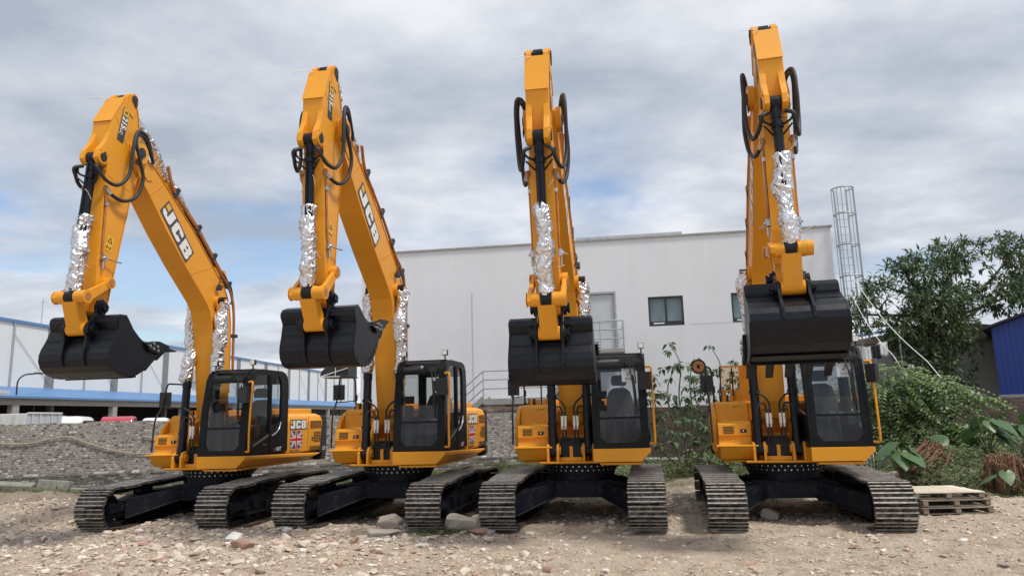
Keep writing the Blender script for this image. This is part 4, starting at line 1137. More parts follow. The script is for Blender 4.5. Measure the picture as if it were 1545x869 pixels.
# ------------------------------------------------------------------ walls
def m_brick(name,stops,mortar,sx,sz,dark=.5,ms=.012,stain=.35,holes=True):
    m,nt,b=newmat(name); co=N(nt,'ShaderNodeTexCoord').outputs['Object']
    sep=N(nt,'ShaderNodeSeparateXYZ'); L(nt,co,sep.inputs[0]); cb=N(nt,'ShaderNodeCombineXYZ')
    wob=noise(nt,2.0,3,co)
    L(nt,sep.outputs[0],cb.inputs[0]); L(nt,math_(nt,'ADD',sep.outputs[2],math_(nt,'MULTIPLY',wob.outputs[0],.05)),cb.inputs[1])
    br=N(nt,'ShaderNodeTexBrick'); L(nt,cb.outputs[0],br.inputs['Vector']); br.inputs['Scale'].default_value=1
    br.inputs['Brick Width'].default_value=sx; br.inputs['Row Height'].default_value=sz; br.inputs['Mortar Size'].default_value=ms; br.inputs['Mortar Smooth'].default_value=.3
    br.inputs['Color1'].default_value=(0,0,0,1); br.inputs['Color2'].default_value=(1,1,1,1); br.inputs['Mortar'].default_value=(.5,.5,.5,1); br.inputs['Bias'].default_value=0
    c=ramp(nt,br.outputs['Color'],stops)
    n=noise(nt,.7,6,co,.65); n2=noise(nt,16,5,co,.7); n3=noise(nt,5,4,co,.7)
    c=mixc(nt,ramp(nt,n2.outputs[0],[(.35,(0,0,0)),(.7,(.65,)*3)]),c,mortar)
    if holes:
        hole=ramp(nt,noise(nt,15,2,cb.outputs[0]).outputs[0],[(.36,(1,1,1)),(.43,(0,0,0))]); c=mixc(nt,math_(nt,'MULTIPLY',hole,dark),c,(.03,.027,.024))
    c=mixc(nt,math_(nt,'MULTIPLY',br.outputs['Fac'],.85),c,mortar)
    c=mixc(nt,ramp(nt,n.outputs[0],[(.38,(0,0,0)),(.72,(stain,)*3)]),c,(.085,.075,.062))
    L(nt,c,b.inputs['Base Color']); b.inputs['Roughness'].default_value=.95; b.inputs['Specular IOR Level'].default_value=.2
    h=math_(nt,'ADD',math_(nt,'MULTIPLY',br.outputs['Fac'],-.8),n3.outputs[0]); bump(nt,b,h,.8,.03); return m
M['greybrick']=m_brick('grey_block_brick',[(0,(.06,.052,.047)),(.13,(.12,.105,.095)),(.20,(.30,.275,.25)),(.6,(.43,.40,.365)),(.85,(.50,.47,.43)),(.93,(.72,.69,.65)),(1,(.78,.75,.71))],(.33,.305,.275),.11,.068,.92)
M['plinthbrick']=m_brick('grey_plinth_brick',[(0,(.09,.08,.07)),(.45,(.20,.185,.165)),(.75,(.32,.30,.27)),(1,(.62,.60,.55))],(.17,.157,.14),.20,.085,.85)
M['darkbrick']=m_brick('dark_red_brick',[(0,(.05,.036,.03)),(.5,(.115,.075,.058)),(1,(.20,.145,.115))],(.10,.085,.072),.24,.075,.6,stain=.5)
M['cement']=simple('old_cement',(.24,.225,.20),.95,var=.25,bmp=.5,bscale=20)
def wall(A,B,z0,z1,t,name,mat,label,cap=None,plinth=None):
    A=Vector((*A,0)); B=Vector((*B,0)); d=B-A; l=d.length
    e=empty(name,A,math.atan2(d.y,d.x)); tag(e,label,'wall')
    g=np.random.default_rng(9)
    mb=MB()
    n=int(l/.35); top=[z1+g.uniform(-.02,.03) for _ in range(n+1)]
    mb.prism([(0,z0)]+[(l,z0)]+[(l*k/n,top[k]) for k in range(n,-1,-1)],0,t)
    mkobj('masonry',mb.mesh('masonry'),mat,e)
    if cap:
        mb=MB(); mb.box2((0,-.02,z1-.14),(l,-.002,z1-.03)); mkobj('top_course',mb.mesh('top_course'),cap,e)
    if plinth:
        mb=MB(); mb.box2((0,-.16,-.5),(l,-.003,plinth-.07)); mkobj('plinth',mb.mesh('plinth'),'plinthbrick',e)
        mb=MB(); mb.prism([(-.17,plinth-.07),(-.003,plinth-.07),(-.003,plinth+.02),(-.15,plinth-.02)],0,l,'x'); mkobj('plinth_ledge',mb.mesh('plinth_ledge'),'plinthbrick',e)
    return e
wall((-30,16.5),(1.3,24.8),-.5,2.05,.22,'brick_wall','greybrick','mottled grey block wall on the left in front of the long shed',plinth=.62)
# a short reddish coping where the grey wall ends
M['redcope']=m_brick('reddish_coping',[(0,(.12,.075,.06)),(.5,(.24,.15,.12)),(1,(.36,.27,.23))],(.22,.19,.17),.22,.11,.3)
wall((1.35,25.0),(24,23.3),-.5,2.06,.24,'brick_wall','darkbrick','dark red-brown brick wall behind the bushes on the right')
mb=MB(); mb.box2((-3.0,-.03,0),(0,.25,.13)); o=mkobj('coping',mb.mesh('coping'),'redcope',None); o.location=(1.3,24.8,2.072); o.rotation_euler=(0,0,math.atan2(8.3,31.3)); tag(o,'reddish brick coping on the end of the grey wall','coping')
# cable sagging along the grey wall
M['cable']=simple('pale_cable',(.40,.33,.26),.7,var=.1)
def wallpt(s,z,off=-.06):
    d=Vector((31.3,8.3,0)).normalized(); n=Vector((d.y,-d.x,0)); p=Vector((-30,16.5,0))+d*s-n*off*1
    return (p.x+n.x*.0,p.y,z)
mb=MB(); D=Vector((31.3,8.3,0)).normalized(); nn=Vector((D.y,-D.x,0))
def wp(s,z): p=Vector((-30,16.5,0))+D*s+nn*.05; return (p.x,p.y,z)
mb.tube([wp(13,1.7),wp(15.6,1.55),wp(16.6,1.50),wp(17.6,1.66),wp(18.2,1.45),wp(19.2,1.15),wp(20.3,1.08)],.018,6)
tag(mkobj('cable',mb.mesh('cable'),'cable'),'brown cable sagging across the grey wall left of the first excavator','cable')
mb=MB(); mb.tube([wp(19.6,1.62),wp(20.4,1.42),wp(21.6,1.14),wp(23,1.05)],.018,6)
tag(mkobj('cable',mb.mesh('cable'),'cable'),'short brown cable on the grey wall just left of the first excavator cover','cable')
# cement slabs and a post at the foot of the grey wall
for k,(x,y,l,w,h,rz,rx,lab) in enumerate(((-13.6,19.9,.9,.35,.30,.3,.2,'tilted cement block at the wall foot, leftmost of three'),(-12.7,20.2,.8,.3,.35,.15,-.15,'upright cement block at the wall foot, between two slabs'),(-11.7,20.2,1.0,.18,.16,.25,.1,'long cement post lying at the wall foot'))):
    mb=MB(); mb.box((0,0,0),(l,w,h)); o=mkobj('cement_block',mb.mesh('cement_block'),'cement',None,.03); o.location=(x,y,float(hgt(x,y))+h*.45+.08); o.rotation_euler=(rx,.1,rz); tag(o,lab,'cement block')
mb=MB(); mb.cyl((0,-3.0,0),(0,3.0,0),.075,14); o=mkobj('drain_pipe',mb.mesh('drain_pipe'),'steelgrey' if 'steelgrey' in M else 'white',None)
M['greypipe']=simple('grey_plastic_pipe',(.42,.41,.38),.6,var=.15); o.data.materials.clear(); o.data.materials.append(M['greypipe'])
o.location=(5.4,22.6,.42); o.rotation_euler=(0,R(0),R(62)); tag(o,'long grey pipe lying by the dark wall behind the straight-facing excavator','pipe')

# ------------------------------------------------------------------ white building
M['render']=simple('white_render',(.74,.745,.74),.9,var=.035,scale=.5,bmp=.08,bscale=8)
def m_render():
    m,nt,b=newmat('white_wall_render'); co=objco(nt)
    n=noise(nt,.35,6,co,.6); mp=N(nt,'ShaderNodeMapping'); mp.inputs['Scale'].default_value=(1.1,1.1,.16); L(nt,co,mp.inputs[0]); n2=noise(nt,1.3,6,mp.outputs[0],.65)
    c=mixc(nt,ramp(nt,n.outputs[0],[(.35,(0,0,0)),(.7,(1,1,1))]),(.69,.70,.725),(.75,.76,.785))
    c=mixc(nt,ramp(nt,n2.outputs[0],[(.48,(0,0,0)),(.85,(.28,)*3)]),c,(.56,.55,.52))
    L(nt,c,b.inputs['Base Color']); b.inputs['Roughness'].default_value=.9; bump(nt,b,noise(nt,25,4,co).outputs[0],.12,.01); return m
M['wallwhite']=m_render()
M['frame']=simple('dark_window_frame',(.02,.024,.028),.45)
M['galv']=simple('galvanised_steel',(.42,.44,.45),.45,.6,var=.12)
M['concrete']=simple('concrete',(.33,.32,.30),.92,var=.18,bmp=.3,bscale=18)
M['doorpaint']=simple('pale_grey_door',(.50,.53,.55),.55,var=.03)
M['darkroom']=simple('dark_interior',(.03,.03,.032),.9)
M['curtain']=simple('pale_blind',(.42,.50,.53),.8,var=.06)
WA=Vector((-6.37,29.75,0)); WB=Vector((12.42,27.0,0)); wd=(WB-WA); WLn=wd.length; wrot=math.atan2(wd.y,wd.x)
bld=empty('white_building',WA,wrot); tag(bld,'large plain white two-storey building behind the excavators','building')
WN=Vector((wd.y,-wd.x,0)).normalized()
def wu(x,y):   # ray x/y ground position -> distance along the front
    e=wd.normalized(); return (Vector((x,y,0))-WA).dot(e)
H=8.78
def solve_u(px_x_at27):  # x measured on plane y=27 -> u on the true front line
    k=px_x_at27/27.0   # x = k*y
    e=wd.normalized(); t=(k*WA.y-WA.x)/(e.x-k*e.y); return t,(WA+e*t).y
def solve(x27,z27):
    u,y=solve_u(x27); return u,1.96+(z27-1.96)*y/27.0
u0,z0=solve(5.18,5.09); u1,z1=solve(6.52,6.25)
u2,_=solve(8.36,6.3); z3=z1; u3=u2+(u1-u0)
du0,dz0=solve(2.9,4.18); du1,dz1=solve(3.9,6.42)
mb=MB(); mb.plate([(0,-.3),(WLn,-.3),(WLn,H),(0,H)],0,.25,'y',[[(u0,z0),(u1,z0),(u1,z1),(u0,z1)],[(u2,z0),(u3,z0),(u3,z1),(u2,z1)],[(du0,dz0),(du1,dz0),(du1,dz1),(du0,dz1)]])
mb.box2((0,.251,-.3),(.25,14,H)); mb.box2((WLn-.25,.251,-.3),(WLn,14,H)); mb.box2((.251,13.75,-.3),(WLn-.251,14,H)); mb.box2((.251,.251,H-.5),(WLn-.251,13.749,H-.4))
mkobj('wall',mb.mesh('wall'),'wallwhite',bld)
mb=MB(); mb.box2((-.06,-.06,H),(WLn+.06,.30,H+.07)); mb.box2((WLn-.30,.301,H),(WLn+.06,14.05,H+.07)); mb.box2((-.06,.301,H),(.30,14.05,H+.07)); mkobj('parapet_cap',mb.mesh('parapet_cap'),'concrete',bld)
mb=MB(); ua,_=solve(2.45,8); mb.box2((ua,3.0,H-.4),(ua+2.4,8,H+.78)); mb.box2((ua-.1,2.9,H+.78),(ua+4.6,8.1,H+.9)); mkobj('roof_room',mb.mesh('roof_room'),'galv',bld)
mb=MB(); us,_=solve(-1.54,5); mb.box2((us-.02,-.012,.2),(us+.02,-.002,6.9)); mkobj('conduit',mb.mesh('conduit'),'doorpaint',bld)
mb=MB(); mb.box2((u1+.2,-.005,z0+.02),(WLn,-.002,z0+.032)); mkobj('render_joint',mb.mesh('render_joint'),'doorpaint',bld)
for a,b in((u0,u1),(u2,u3)):
    mb=MB(); t=.07; mb.plate([(a,z0),(b,z0),(b,z1),(a,z1)],.02,.10,'y',[[(a+t,z0+t*2.6),(b-t,z0+t*2.6),(b-t,z1-t),(a+t,z1-t)]]); mb.box2(((a+b)/2-.04,.03,z0+t*2.6),((a+b)/2+.04,.09,z1-t)); 
    f=mkobj('window',mb.mesh('window'),'frame',bld)
    mb=MB(); mb.add([(a+t,.06,z0+t),(b-t,.06,z0+t),(b-t,.06,z1-t),(a+t,.06,z1-t)],[(0,1,2,3)]); mkobj('pane',mb.mesh('pane'),'wglass',f)
    mb=MB(); mb.box2((a+.03,.20,z0+.05),(b-.03,.22,z1-.05)); mkobj('blind',mb.mesh('blind'),'curtain',f)
    mb=MB(); mb.box((a+.38,.015,z0+.11),(.42,.012,.05)); mkobj('nameplate',mb.mesh('nameplate'),'white',f)
mb=MB(); mb.box2((du0+.03,.06,dz0+.02),(du1-.03,.12,dz1-.03)); mb.box2((du0+.04,.05,dz0+(dz1-dz0)*.5),(du1-.04,.06,dz0+(dz1-dz0)*.5+.02)); dr=mkobj('door',mb.mesh('door'),'doorpaint',bld,.004)
mb=MB(); mb.plate([(du0-.05,dz0),(du1+.06,dz0),(du1+.06,dz1+.07),(du0-.05,dz1+.07)],-.02,.04,'y',[[(du0+.02,dz0+.01),(du1-.02,dz0+.01),(du1-.02,dz1-.02),(du0+.02,dz1-.02)]]); mkobj('door_frame',mb.mesh('door_frame'),'galv',bld)
mb=MB(); mb.cyl((du1-.14,.05,dz0+1.05),(du1-.14,-.02,dz0+1.05),.02,8); mkobj('handle',mb.mesh('handle'),'steel',dr)
# outside stairs: lower landing with railing, flight to the upper landing at the door
st=empty('staircase',WA,wrot); tag(st,'outside concrete stair with steel railing on the white building','staircase')
ul0,zl=solve(-.92,2.45); ul1,_=solve(1.56,2.45); dl=1.5
zl=2.55; zt=dz0-.02; ut0=du0-.45; ut1,_=solve(4.19,5)
for q in(((ul0,-dl,zl-.22),(ul1,-.003,zl)),((ut0,-dl,zt-.14),(ut1,-.003,zt))): mb=MB(); mb.box2(*q); mkobj('landing',mb.mesh('landing'),'concrete',st)
for q in(((ul0+.10,-dl+.05,-.3),(ul0+.30,-dl+.25,zl-.221)),((ul1-.3,-dl+.05,-.3),(ul1-.1,-dl+.25,zl-.221)),((ut1-.25,-dl+.05,-.3),(ut1-.1,-dl+.2,zt-.141))): mb=MB(); mb.box2(*q); mkobj('pillar',mb.mesh('pillar'),'concrete',st)
def flight(ua,za,ub,zb,n):
    mb=MB(); du=(ub-ua)/n; dz=(zb-za)/n
    for k in range(n): mb.box2((ua+du*k,-dl+.06,za+dz*(k+1)-.06),(ua+du*(k+1)*1.0,-.06,za+dz*(k+1)))
    for y in(-dl,-.06):
        mb.prism([(ua,za-.12),(ub,zb-.12),(ub,zb+.14),(ua,za+.14)],y,y+.055)
    return mb
mkobj('flight',flight(ul0-2.9,.15,ul0-.002,zl,13).mesh('flight'),'concrete',st); mkobj('flight',flight(ul1+.002,zl,ut0-.002,zt,9).mesh('flight'),'concrete',st)
mb=MB(); y=-dl+.03; r=.024
def rail(p,q,posts=True):
    p,q=Vector(p),Vector(q)
    for h in(1.05,.72,.38): mb.cyl((p.x,y,p.z+h),(q.x,y,q.z+h),r,8)
rail((ul0-2.9,0,.15),(ul0,0,zl)); rail((ul0,0,zl),(ul1,0,zl)); rail((ul1,0,zl),(ut0,0,zt)); rail((ut0,0,zt),(ut1,0,zt))
for u,z in((ul0-2.9,.15),(ul0-1.45,1.35),(ul0,zl),((ul0+ul1)/2,zl),(ul1,zl),(ut0,zt),((ut0+ut1)/2,zt),(ut1-.02,zt)): mb.cyl((u,y,z),(u,y,z+1.05),r,8)
for h in(1.05,.72,.38): mb.cyl((ut1-.02,y,zt+h),(ut1-.02,-.02,zt+h),r,8)
mb.cyl((ut1-.02,-.1,zt),(ut1-.02,-.1,zt+1.05),r,8)
mkobj('railing',mb.mesh('railing'),'galv',st)
mb=MB(); mb.box2((ul0+.6,-.02,0),(ul1+2,-.004,zl-.25)); mkobj('grey_panel',mb.mesh('grey_panel'),'concrete',st)  # flat grey panel set on the wall below the landing, nothing is cut in
# caged ladder at the corner
ld=empty('cage_ladder',(12.62,26.75,0),wrot); tag(ld,'tall galvanised ladder with round safety cage at the white building corner','ladder')
for x in(-.02,.42): mb=MB(); mb.cyl((x,0,2.2),(x,0,10.15),.035,8); mkobj('stile',mb.mesh('stile'),'galv',ld)
for k in range(25): mb=MB(); mb.cyl((-.02,0,2.4+.3*k),(.42,0,2.4+.3*k),.012,6); mkobj('rung',mb.mesh('rung'),'galv',ld)
zs=[4.3,5.5,6.7,7.9,9.1,10.12]
hoop=lambda z:[(.2+.42*math.cos(a),-.38+.42*math.sin(a)*1.0,z) for a in [PI*.80-k*(PI*1.6)/18 for k in range(19)]]
hp=[(.2-.22*1,0,0),(.2+.22,0,0)]
for z in zs:
    pts=[(-.02,0,z)]+[(.2-.40*math.cos(a),-.36-.40*math.sin(a)+.1,z) for a in [PI*k/12 for k in range(13)]]+[(.42,0,z)]
    mb=MB(); mb.tube(pts,.026,6,smoothpath=False); mkobj('hoop',mb.mesh('hoop'),'galv',ld)
for k in range(9):
    a=PI*k/8; mb=MB(); mb.cyl((.2-.40*math.cos(a),-.26-.40*math.sin(a),4.3),(.2-.40*math.cos(a),-.26-.40*math.sin(a),10.12),.015,6)
    mkobj('cage_bar',mb.mesh('cage_bar'),'galv',ld)
# two ropes stayed from the ladder
M['rope']=simple('white_rope',(.72,.72,.70),.7,var=.06)
for k,(a,b,lab) in enumerate((((12.65,26.6,7.2),(11.62,20.2,3.1),'white stay rope from the ladder to the bushes, right one of two'),((12.62,26.6,6.5),(11.9,22.5,3.45),'white stay rope from the ladder to the bushes, left one of two'))):
    mb=MB(); A,Bv=Vector(a),Vector(b); mb.tube([A.lerp(Bv,t)-Vector((0,0,.35*math.sin(PI*t))) for t in(0,.25,.5,.75,1)],.013,6); mb.tube([Bv,Bv+(Bv-A)*.12],.012,6); tag(mkobj('rope',mb.mesh('rope'),'rope'),lab,'rope')

# ------------------------------------------------------------------ long shed at left
M['cladding']=None
def m_clad(name,col,pitch,axis_='X',gloss=.5,dirt=.25,bs=.35):
    m,nt,b=newmat(name); co=objco(nt); w=N(nt,'ShaderNodeTexWave'); w.wave_type='BANDS'; w.bands_direction=axis_; w.inputs['Scale'].default_value=1/pitch*.314*1.0; w.inputs['Distortion'].default_value=0
    L(nt,co,w.inputs[0]); n=noise(nt,.8,5,co,.6)
    c=mixc(nt,ramp(nt,n.outputs[0],[(.35,(0,0,0)),(.75,(dirt,)*3)]),col,tuple(k*.55 for k in col)); L(nt,c,b.inputs['Base Color']); b.inputs['Roughness'].default_value=gloss
    bump(nt,b,w.outputs[0],bs,.02); return m
M['cladding']=m_clad('white_cladding',(.70,.72,.73),.25,dirt=.12)
M['bluesheet']=m_clad('blue_roof_sheet',(.10,.225,.44),.30)
M['bluewall']=m_clad('blue_corrugated',(.012,.045,.26),.16,dirt=.35)
M['shackwall']=m_clad('weathered_corrugated',(.30,.32,.27),.16,dirt=.5)
M['greystrip']=simple('grey_translucent_strip',(.20,.21,.205),.6,var=.15)
M['bluetrim']=simple('blue_trim',(.03,.11,.33),.5)
SA=Vector((-28.8,28,0)); SB=Vector((-23.2,106,0)); sd=SB-SA; SL=sd.length
sh=empty('long_shed',SA,math.atan2(sd.y,sd.x)); tag(sh,'long white clad shed with blue trim and open bays beyond the grey wall','shed')
ZT=7.75; ZC=4.0; ZB=3.35
# local x along length, visible side is local -y
mb=MB(); mb.box2((0,.0,ZC+.2),(SL,.15,ZT)); mb.box2((0,.151,0),(.15,24,ZT)); mb.box2((SL-.15,.151,0),(SL,24,ZT)); mkobj('wall',mb.mesh('wall'),'cladding',sh)
mb=MB(); mb.box2((-.2,-.10,ZT),(SL+.2,.3,ZT+.17)); mb.prism([(-.1,ZT+.171),(12,ZT+1.2),(24,ZT+.171)],-.2,SL+.2,'x'); mkobj('roof',mb.mesh('roof'),'bluesheet',sh)
mb=MB(); k=0; x=2.0
while x<SL-1:
    mb=MB()
    if k%2==0: mb.box2((x,-.012,ZC+.2),(x+.8,-.002,ZT-.02)); mkobj('translucent_strip',mb.mesh('translucent_strip'),'greystrip',sh)
    else: mb.cyl((x+.4,-.05,ZC+.2),(x+.4,-.05,ZT),.06,8); mkobj('downpipe',mb.mesh('downpipe'),'galv',sh)
    x+=3.1; k+=1
mb=MB(); x=2.4; k=0
while x<SL-6:
    if k%2: mb=MB(); mb.cyl((x,-.05,ZT-.6),(x+3.1,-.05,ZC+.4),.014,6); mkobj('brace',mb.mesh('brace'),'galv',sh)
    x+=3.1; k+=1
mb=MB()
for x in(7,19,31,43):
    mb=MB()
    for j in range(7): mb.box2((x,-.05,ZC+1.35+.11*j),(x+1.9,-.013,ZC+1.42+.11*j))
    mkobj('louvre',mb.mesh('louvre'),'doorpaint',sh)
mb=MB(); mb.prism([(-2.6,ZC-.45),(-.003,ZC+.2),(-.003,ZC+.12),(-2.6,ZC-.56)],0,SL,'x'); mkobj('canopy',mb.mesh('canopy'),'bluesheet',sh)
mb=MB(); mb.box2((0,-2.35,ZB-.25),(SL,-2.15,ZB+.20)); mkobj('canopy_beam',mb.mesh('canopy_beam'),'concrete',sh); x=1
while x<SL: mb=MB(); mb.box2((x,-2.4,0),(x+.45,-2.1,ZB-.251)); mkobj('canopy_post',mb.mesh('canopy_post'),'concrete',sh); x+=8.2
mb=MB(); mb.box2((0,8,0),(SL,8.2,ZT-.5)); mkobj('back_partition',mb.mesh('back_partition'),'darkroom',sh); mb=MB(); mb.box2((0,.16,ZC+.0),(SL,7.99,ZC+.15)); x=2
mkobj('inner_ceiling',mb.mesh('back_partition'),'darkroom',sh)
x=3
while x<SL: mb=MB(); mb.box2((x,.2,0),(x+.3,.5,ZC-.02)); x+=6.2; mkobj('inner_post',mb.mesh('inner_post'),'greystrip',sh)
mb=MB(); mb.box((31.5,-.20,ZC+1.75),(.8,.35,.9)); mkobj('air_conditioner',mb.mesh('air_conditioner'),'doorpaint',sh); 
mb=MB(); mb.tube([(9.5,-2.3,ZC-.5),(9.5,-2.3,ZC+.3),(9.8,-2.4,ZC+.65),(10.3,-2.6,ZC+.75)],.04,6); mb.box((10.5,-2.65,ZC+.77),(.5,.15,.08)); o=mkobj('yard_lamp',mb.mesh('yard_lamp'),'grey'); o.location=SA; o.rotation_euler=sh.rotation_euler; tag(o,'curved lamp arm standing on the blue canopy edge of the shed','lamp')
# thin mast behind the shed
mb=MB(); mb.cyl((0,0,0),(0,0,10.0),.022,6); mb.cyl((-.2,0,9.8),(.2,0,9.8),.012,6); o=mkobj('mast',mb.mesh('mast'),'galv'); o.location=(-30.0,45,0); tag(o,'thin radio mast rising behind the long shed roof','mast')
# yard things beyond the grey wall
M['container']=m_clad('white_container',(.62,.62,.60),.22)
M['carred']=simple('red_car_paint',(.42,.02,.045),.3,coat=.5,var=.05); M['carpink']=simple('faded_red_paint',(.50,.10,.13),.35,coat=.4,var=.08); M['carwhite']=simple('white_car_paint',(.72,.72,.70),.35,coat=.4,var=.03)
M['carglass']=simple('dark_car_glass',(.02,.022,.025),.1)
cn=empty('shipping_container',(-18.05,25.6,0),.12); tag(cn,'white corrugated shipping container behind the grey wall','container')
mb=MB(); mb.box2((-4,-1.2,.12),(1.3,1.2,2.42)); mkobj('body',mb.mesh('body'),'container',cn,.02)
mb=MB()
for y in(-.9,-.4,.4,.9): mb.cyl((1.36,y,.2),(1.36,y,2.38),.03,8)
mb.box2((1.302,-1.18,.14),(1.33,-.02,2.40)); mb.box2((1.302,.02,.14),(1.33,1.18,2.40)); mb.cyl((1.33,-1.15,2.42),(1.33,1.15,2.42),.04,8)
for x in(-.9,-.45,0,.45,.9): mb.box2((x,-1.235,.2),(x+.05,-1.202,2.38))
mkobj('doors',mb.mesh('doors'),'doorpaint',cn)
def vehicle(x,y,rz,mat,label,cat,L_=4.4,Hh=2.35,round_=.25,w=.75):
    e=empty(cat.replace(' ','_'),(x,y,0),rz); tag(e,label,cat)
    h=Hh
    prof=[(-L_/2,.35),(L_/2,.35),(L_/2+.05,.95),(L_/2-.25,1.15),(L_/2-.9,1.25),(L_/2-1.5,h-.12),(L_/2-1.9,h),(-L_/2+.4,h-.02),(-L_/2+.1,h-.15),(-L_/2,1.1)]
    mb=MB(); mb.prism(prof,-w,w); mkobj('body',mb.mesh('body'),mat,e,round_,seg=4)
    mb=MB()
    for s in(-1,1): mb.prism([(L_/2-1.05,1.3),(L_/2-1.6,h-.22),(-L_/2+.5,h-.22),(-L_/2+.4,1.3)],s*w,s*(w+.012))
    mkobj('window',mb.mesh('window'),'carglass',e)
    for sx in(-1,1):
        for s in(-1,1):
            mb=MB(); mb.cyl((sx*L_*.31,s*(w-.1),.34),(sx*L_*.31,s*(w+.05),.34),.34,18); mkobj('wheel',mb.mesh('wheel'),'rubber',e)
vehicle(-22.1,34.2,-1.3,'carpink','rounded faded red van just right of the white container','van',3.6,2.50,.35,.55)
vehicle(-20.8,33.6,-1.25,'carwhite','white rounded van between the red vehicles behind the wall','van',4.2,2.40,.4,.78)
vehicle(-19.35,35.2,-1.2,'carred','dark red truck roof right of the white van','truck',3.2,2.36,.08,.70)
vehicle(-17.9,36.0,-1.2,'carwhite','low white car roof farther right behind the grey wall','car',3.6,2.25,.2,.6)
vehicle(-16.9,37.0,-1.2,'carpink','red car roof nearest the first excavator behind the wall','car',3.6,2.30,.25,.65)
mb=MB(); mb.prism([(-4.5,3.2),(0,3.75),(0,3.6),(-4.5,3.05)],-.8,.8); mb.cyl((-.5,0,0),(-.5,0,3.6),.08,8); mb.cyl((-4,0,0),(-4,0,3.1),.08,8); o=mkobj('carport',mb.mesh('carport'),'white'); o.location=(-24.6,33.5,0); o.rotation_euler=(0,R(10),.2); tag(o,'white sloped carport roof at the far left under the blue canopy','carport')
# ribbed awning at the left end of the white building
aw=empty('awning',(-8.0,35.5,0),0); tag(aw,'dark quarter-round awning on white frame left of the white building','awning')
mb=MB()
for k in range(8):
    a=PI/2*k/7; b=PI/2*(k+1)/7
    if k<7: mb.add([(-1.3*math.cos(PI/2-a)*0-1.35*math.sin(a),y,3.95+.75*math.cos(a)) for y in(-1,1)]+[(-1.35*math.sin(b),y,3.95+.75*math.cos(b)) for y in(1,-1)],[(0,1,2,3)])
mb.prism([(-1.35*math.sin(PI/2*k/7),3.95+.75*math.cos(PI/2*k/7)) for k in range(8)]+[(0,3.95)],-.98,.98)
mkobj('cover',mb.mesh('cover'),'grey',aw)
mb=MB(); mb.cyl((-1.35,-1.02,3.95),(0,-1.02,4.35),.022,6); mb.cyl((-1.3,-1.02,3.95),(0,-1.02,3.95),.022,6); mb.cyl((-.6,-1.02,3.95),(-.6,-1.02,4.6),.02,6); mkobj('frame',mb.mesh('frame'),'white',aw)

# ------------------------------------------------------------------ right-hand sheds
bs=empty('blue_shed',(16.72,24.95,0),R(-36)); tag(bs,'blue corrugated metal shed at the right edge above the brick wall','shed')
mb=MB(); mb.prism([(0,1.6),(2.0,1.6),(2.0,5.16),(0,4.46)],0,.06); mkobj('wall',mb.mesh('wall'),'bluewall',bs)
mb=MB(); mb.box2((-.001,.061,1.6),(.05,6,4.44)); mb.box2((1.95,.061,1.6),(2.0,6,5.1)); mkobj('side_wall',mb.mesh('side_wall'),'oldwood',bs)
mb=MB(); mb.prism([(-.25,4.40),(2.2,5.255),(2.2,5.335),(-.25,4.48)],-.25,6.2); mkobj('roof',mb.mesh('roof'),'grey',bs)
mb=MB(); mb.box2((-.03,-.06,2.02),(2.0,-.003,2.16)); mkobj('base_rail',mb.mesh('base_rail'),'greypipe',bs)
hs=empty('pale_house',(13.9,28.6,0),R(-5)); tag(hs,'pale rendered house wall half hidden behind the big tree','house')
mb=MB(); mb.box2((0,0,0),(7.5,4,4.3)); mkobj('wall',mb.mesh('wall'),'wallwhite',hs)
mb=MB(); mb.box2((.5,-.05,2.3),(2.9,-.003,3.9)); mkobj('white_panel',mb.mesh('white_panel'),'wallwhite',hs)
mb=MB(); mb.prism([(-.3,4.3),(8,4.3),(8,4.45),(4,5.0),(-.3,4.45)],-.4,4.4); mkobj('roof',mb.mesh('roof'),'oldwood',hs)
mb=MB(); mb.box2((3.0,-.06,0),(3.3,-.004,4.5)); mkobj('post',mb.mesh('post'),'oldwood',hs)
sk=empty('corrugated_shack',(16.0,34.0,0),R(8)); tag(sk,'small weathered corrugated shack between the ladder and the tree','shack')
mb=MB(); mb.prism([(0,0),(2.6,0),(2.6,5.35),(0,4.95)],0,.06); mb.box2((0,.061,0),(.06,4,4.9)); mkobj('wall',mb.mesh('wall'),'shackwall',sk)
mb=MB(); mb.prism([(-.4,4.98),(2.9,5.48),(2.9,5.62),(-.4,5.12)],-.6,4); mkobj('roof',mb.mesh('roof'),'bluesheet',sk)
mb=MB(); mb.prism([(-1.6,0),(-.02,0),(-.02,5.6),(-1.6,5.5)],.3,.36); mkobj('side_panel',mb.mesh('side_panel'),'bluewall',sk)
mb=MB(); mb.box2((0,0,0),(1.05,.04,.50)); o=mkobj('blue_fence_panel',mb.mesh('blue_fence_panel'),'bluewall'); o.location=(12.9,24.55,2.07); o.rotation_euler=(0,0,-.08); tag(o,'low blue corrugated panel on the wall behind the flowering bush','fence panel')
mb=MB(); mb.box2((0,0,0),(.75,.05,.55)); o=mkobj('white_board',mb.mesh('white_board'),'wallwhite'); o.location=(14.15,24.45,2.07); tag(o,'broken white board on the wall right of the blue panel','board')
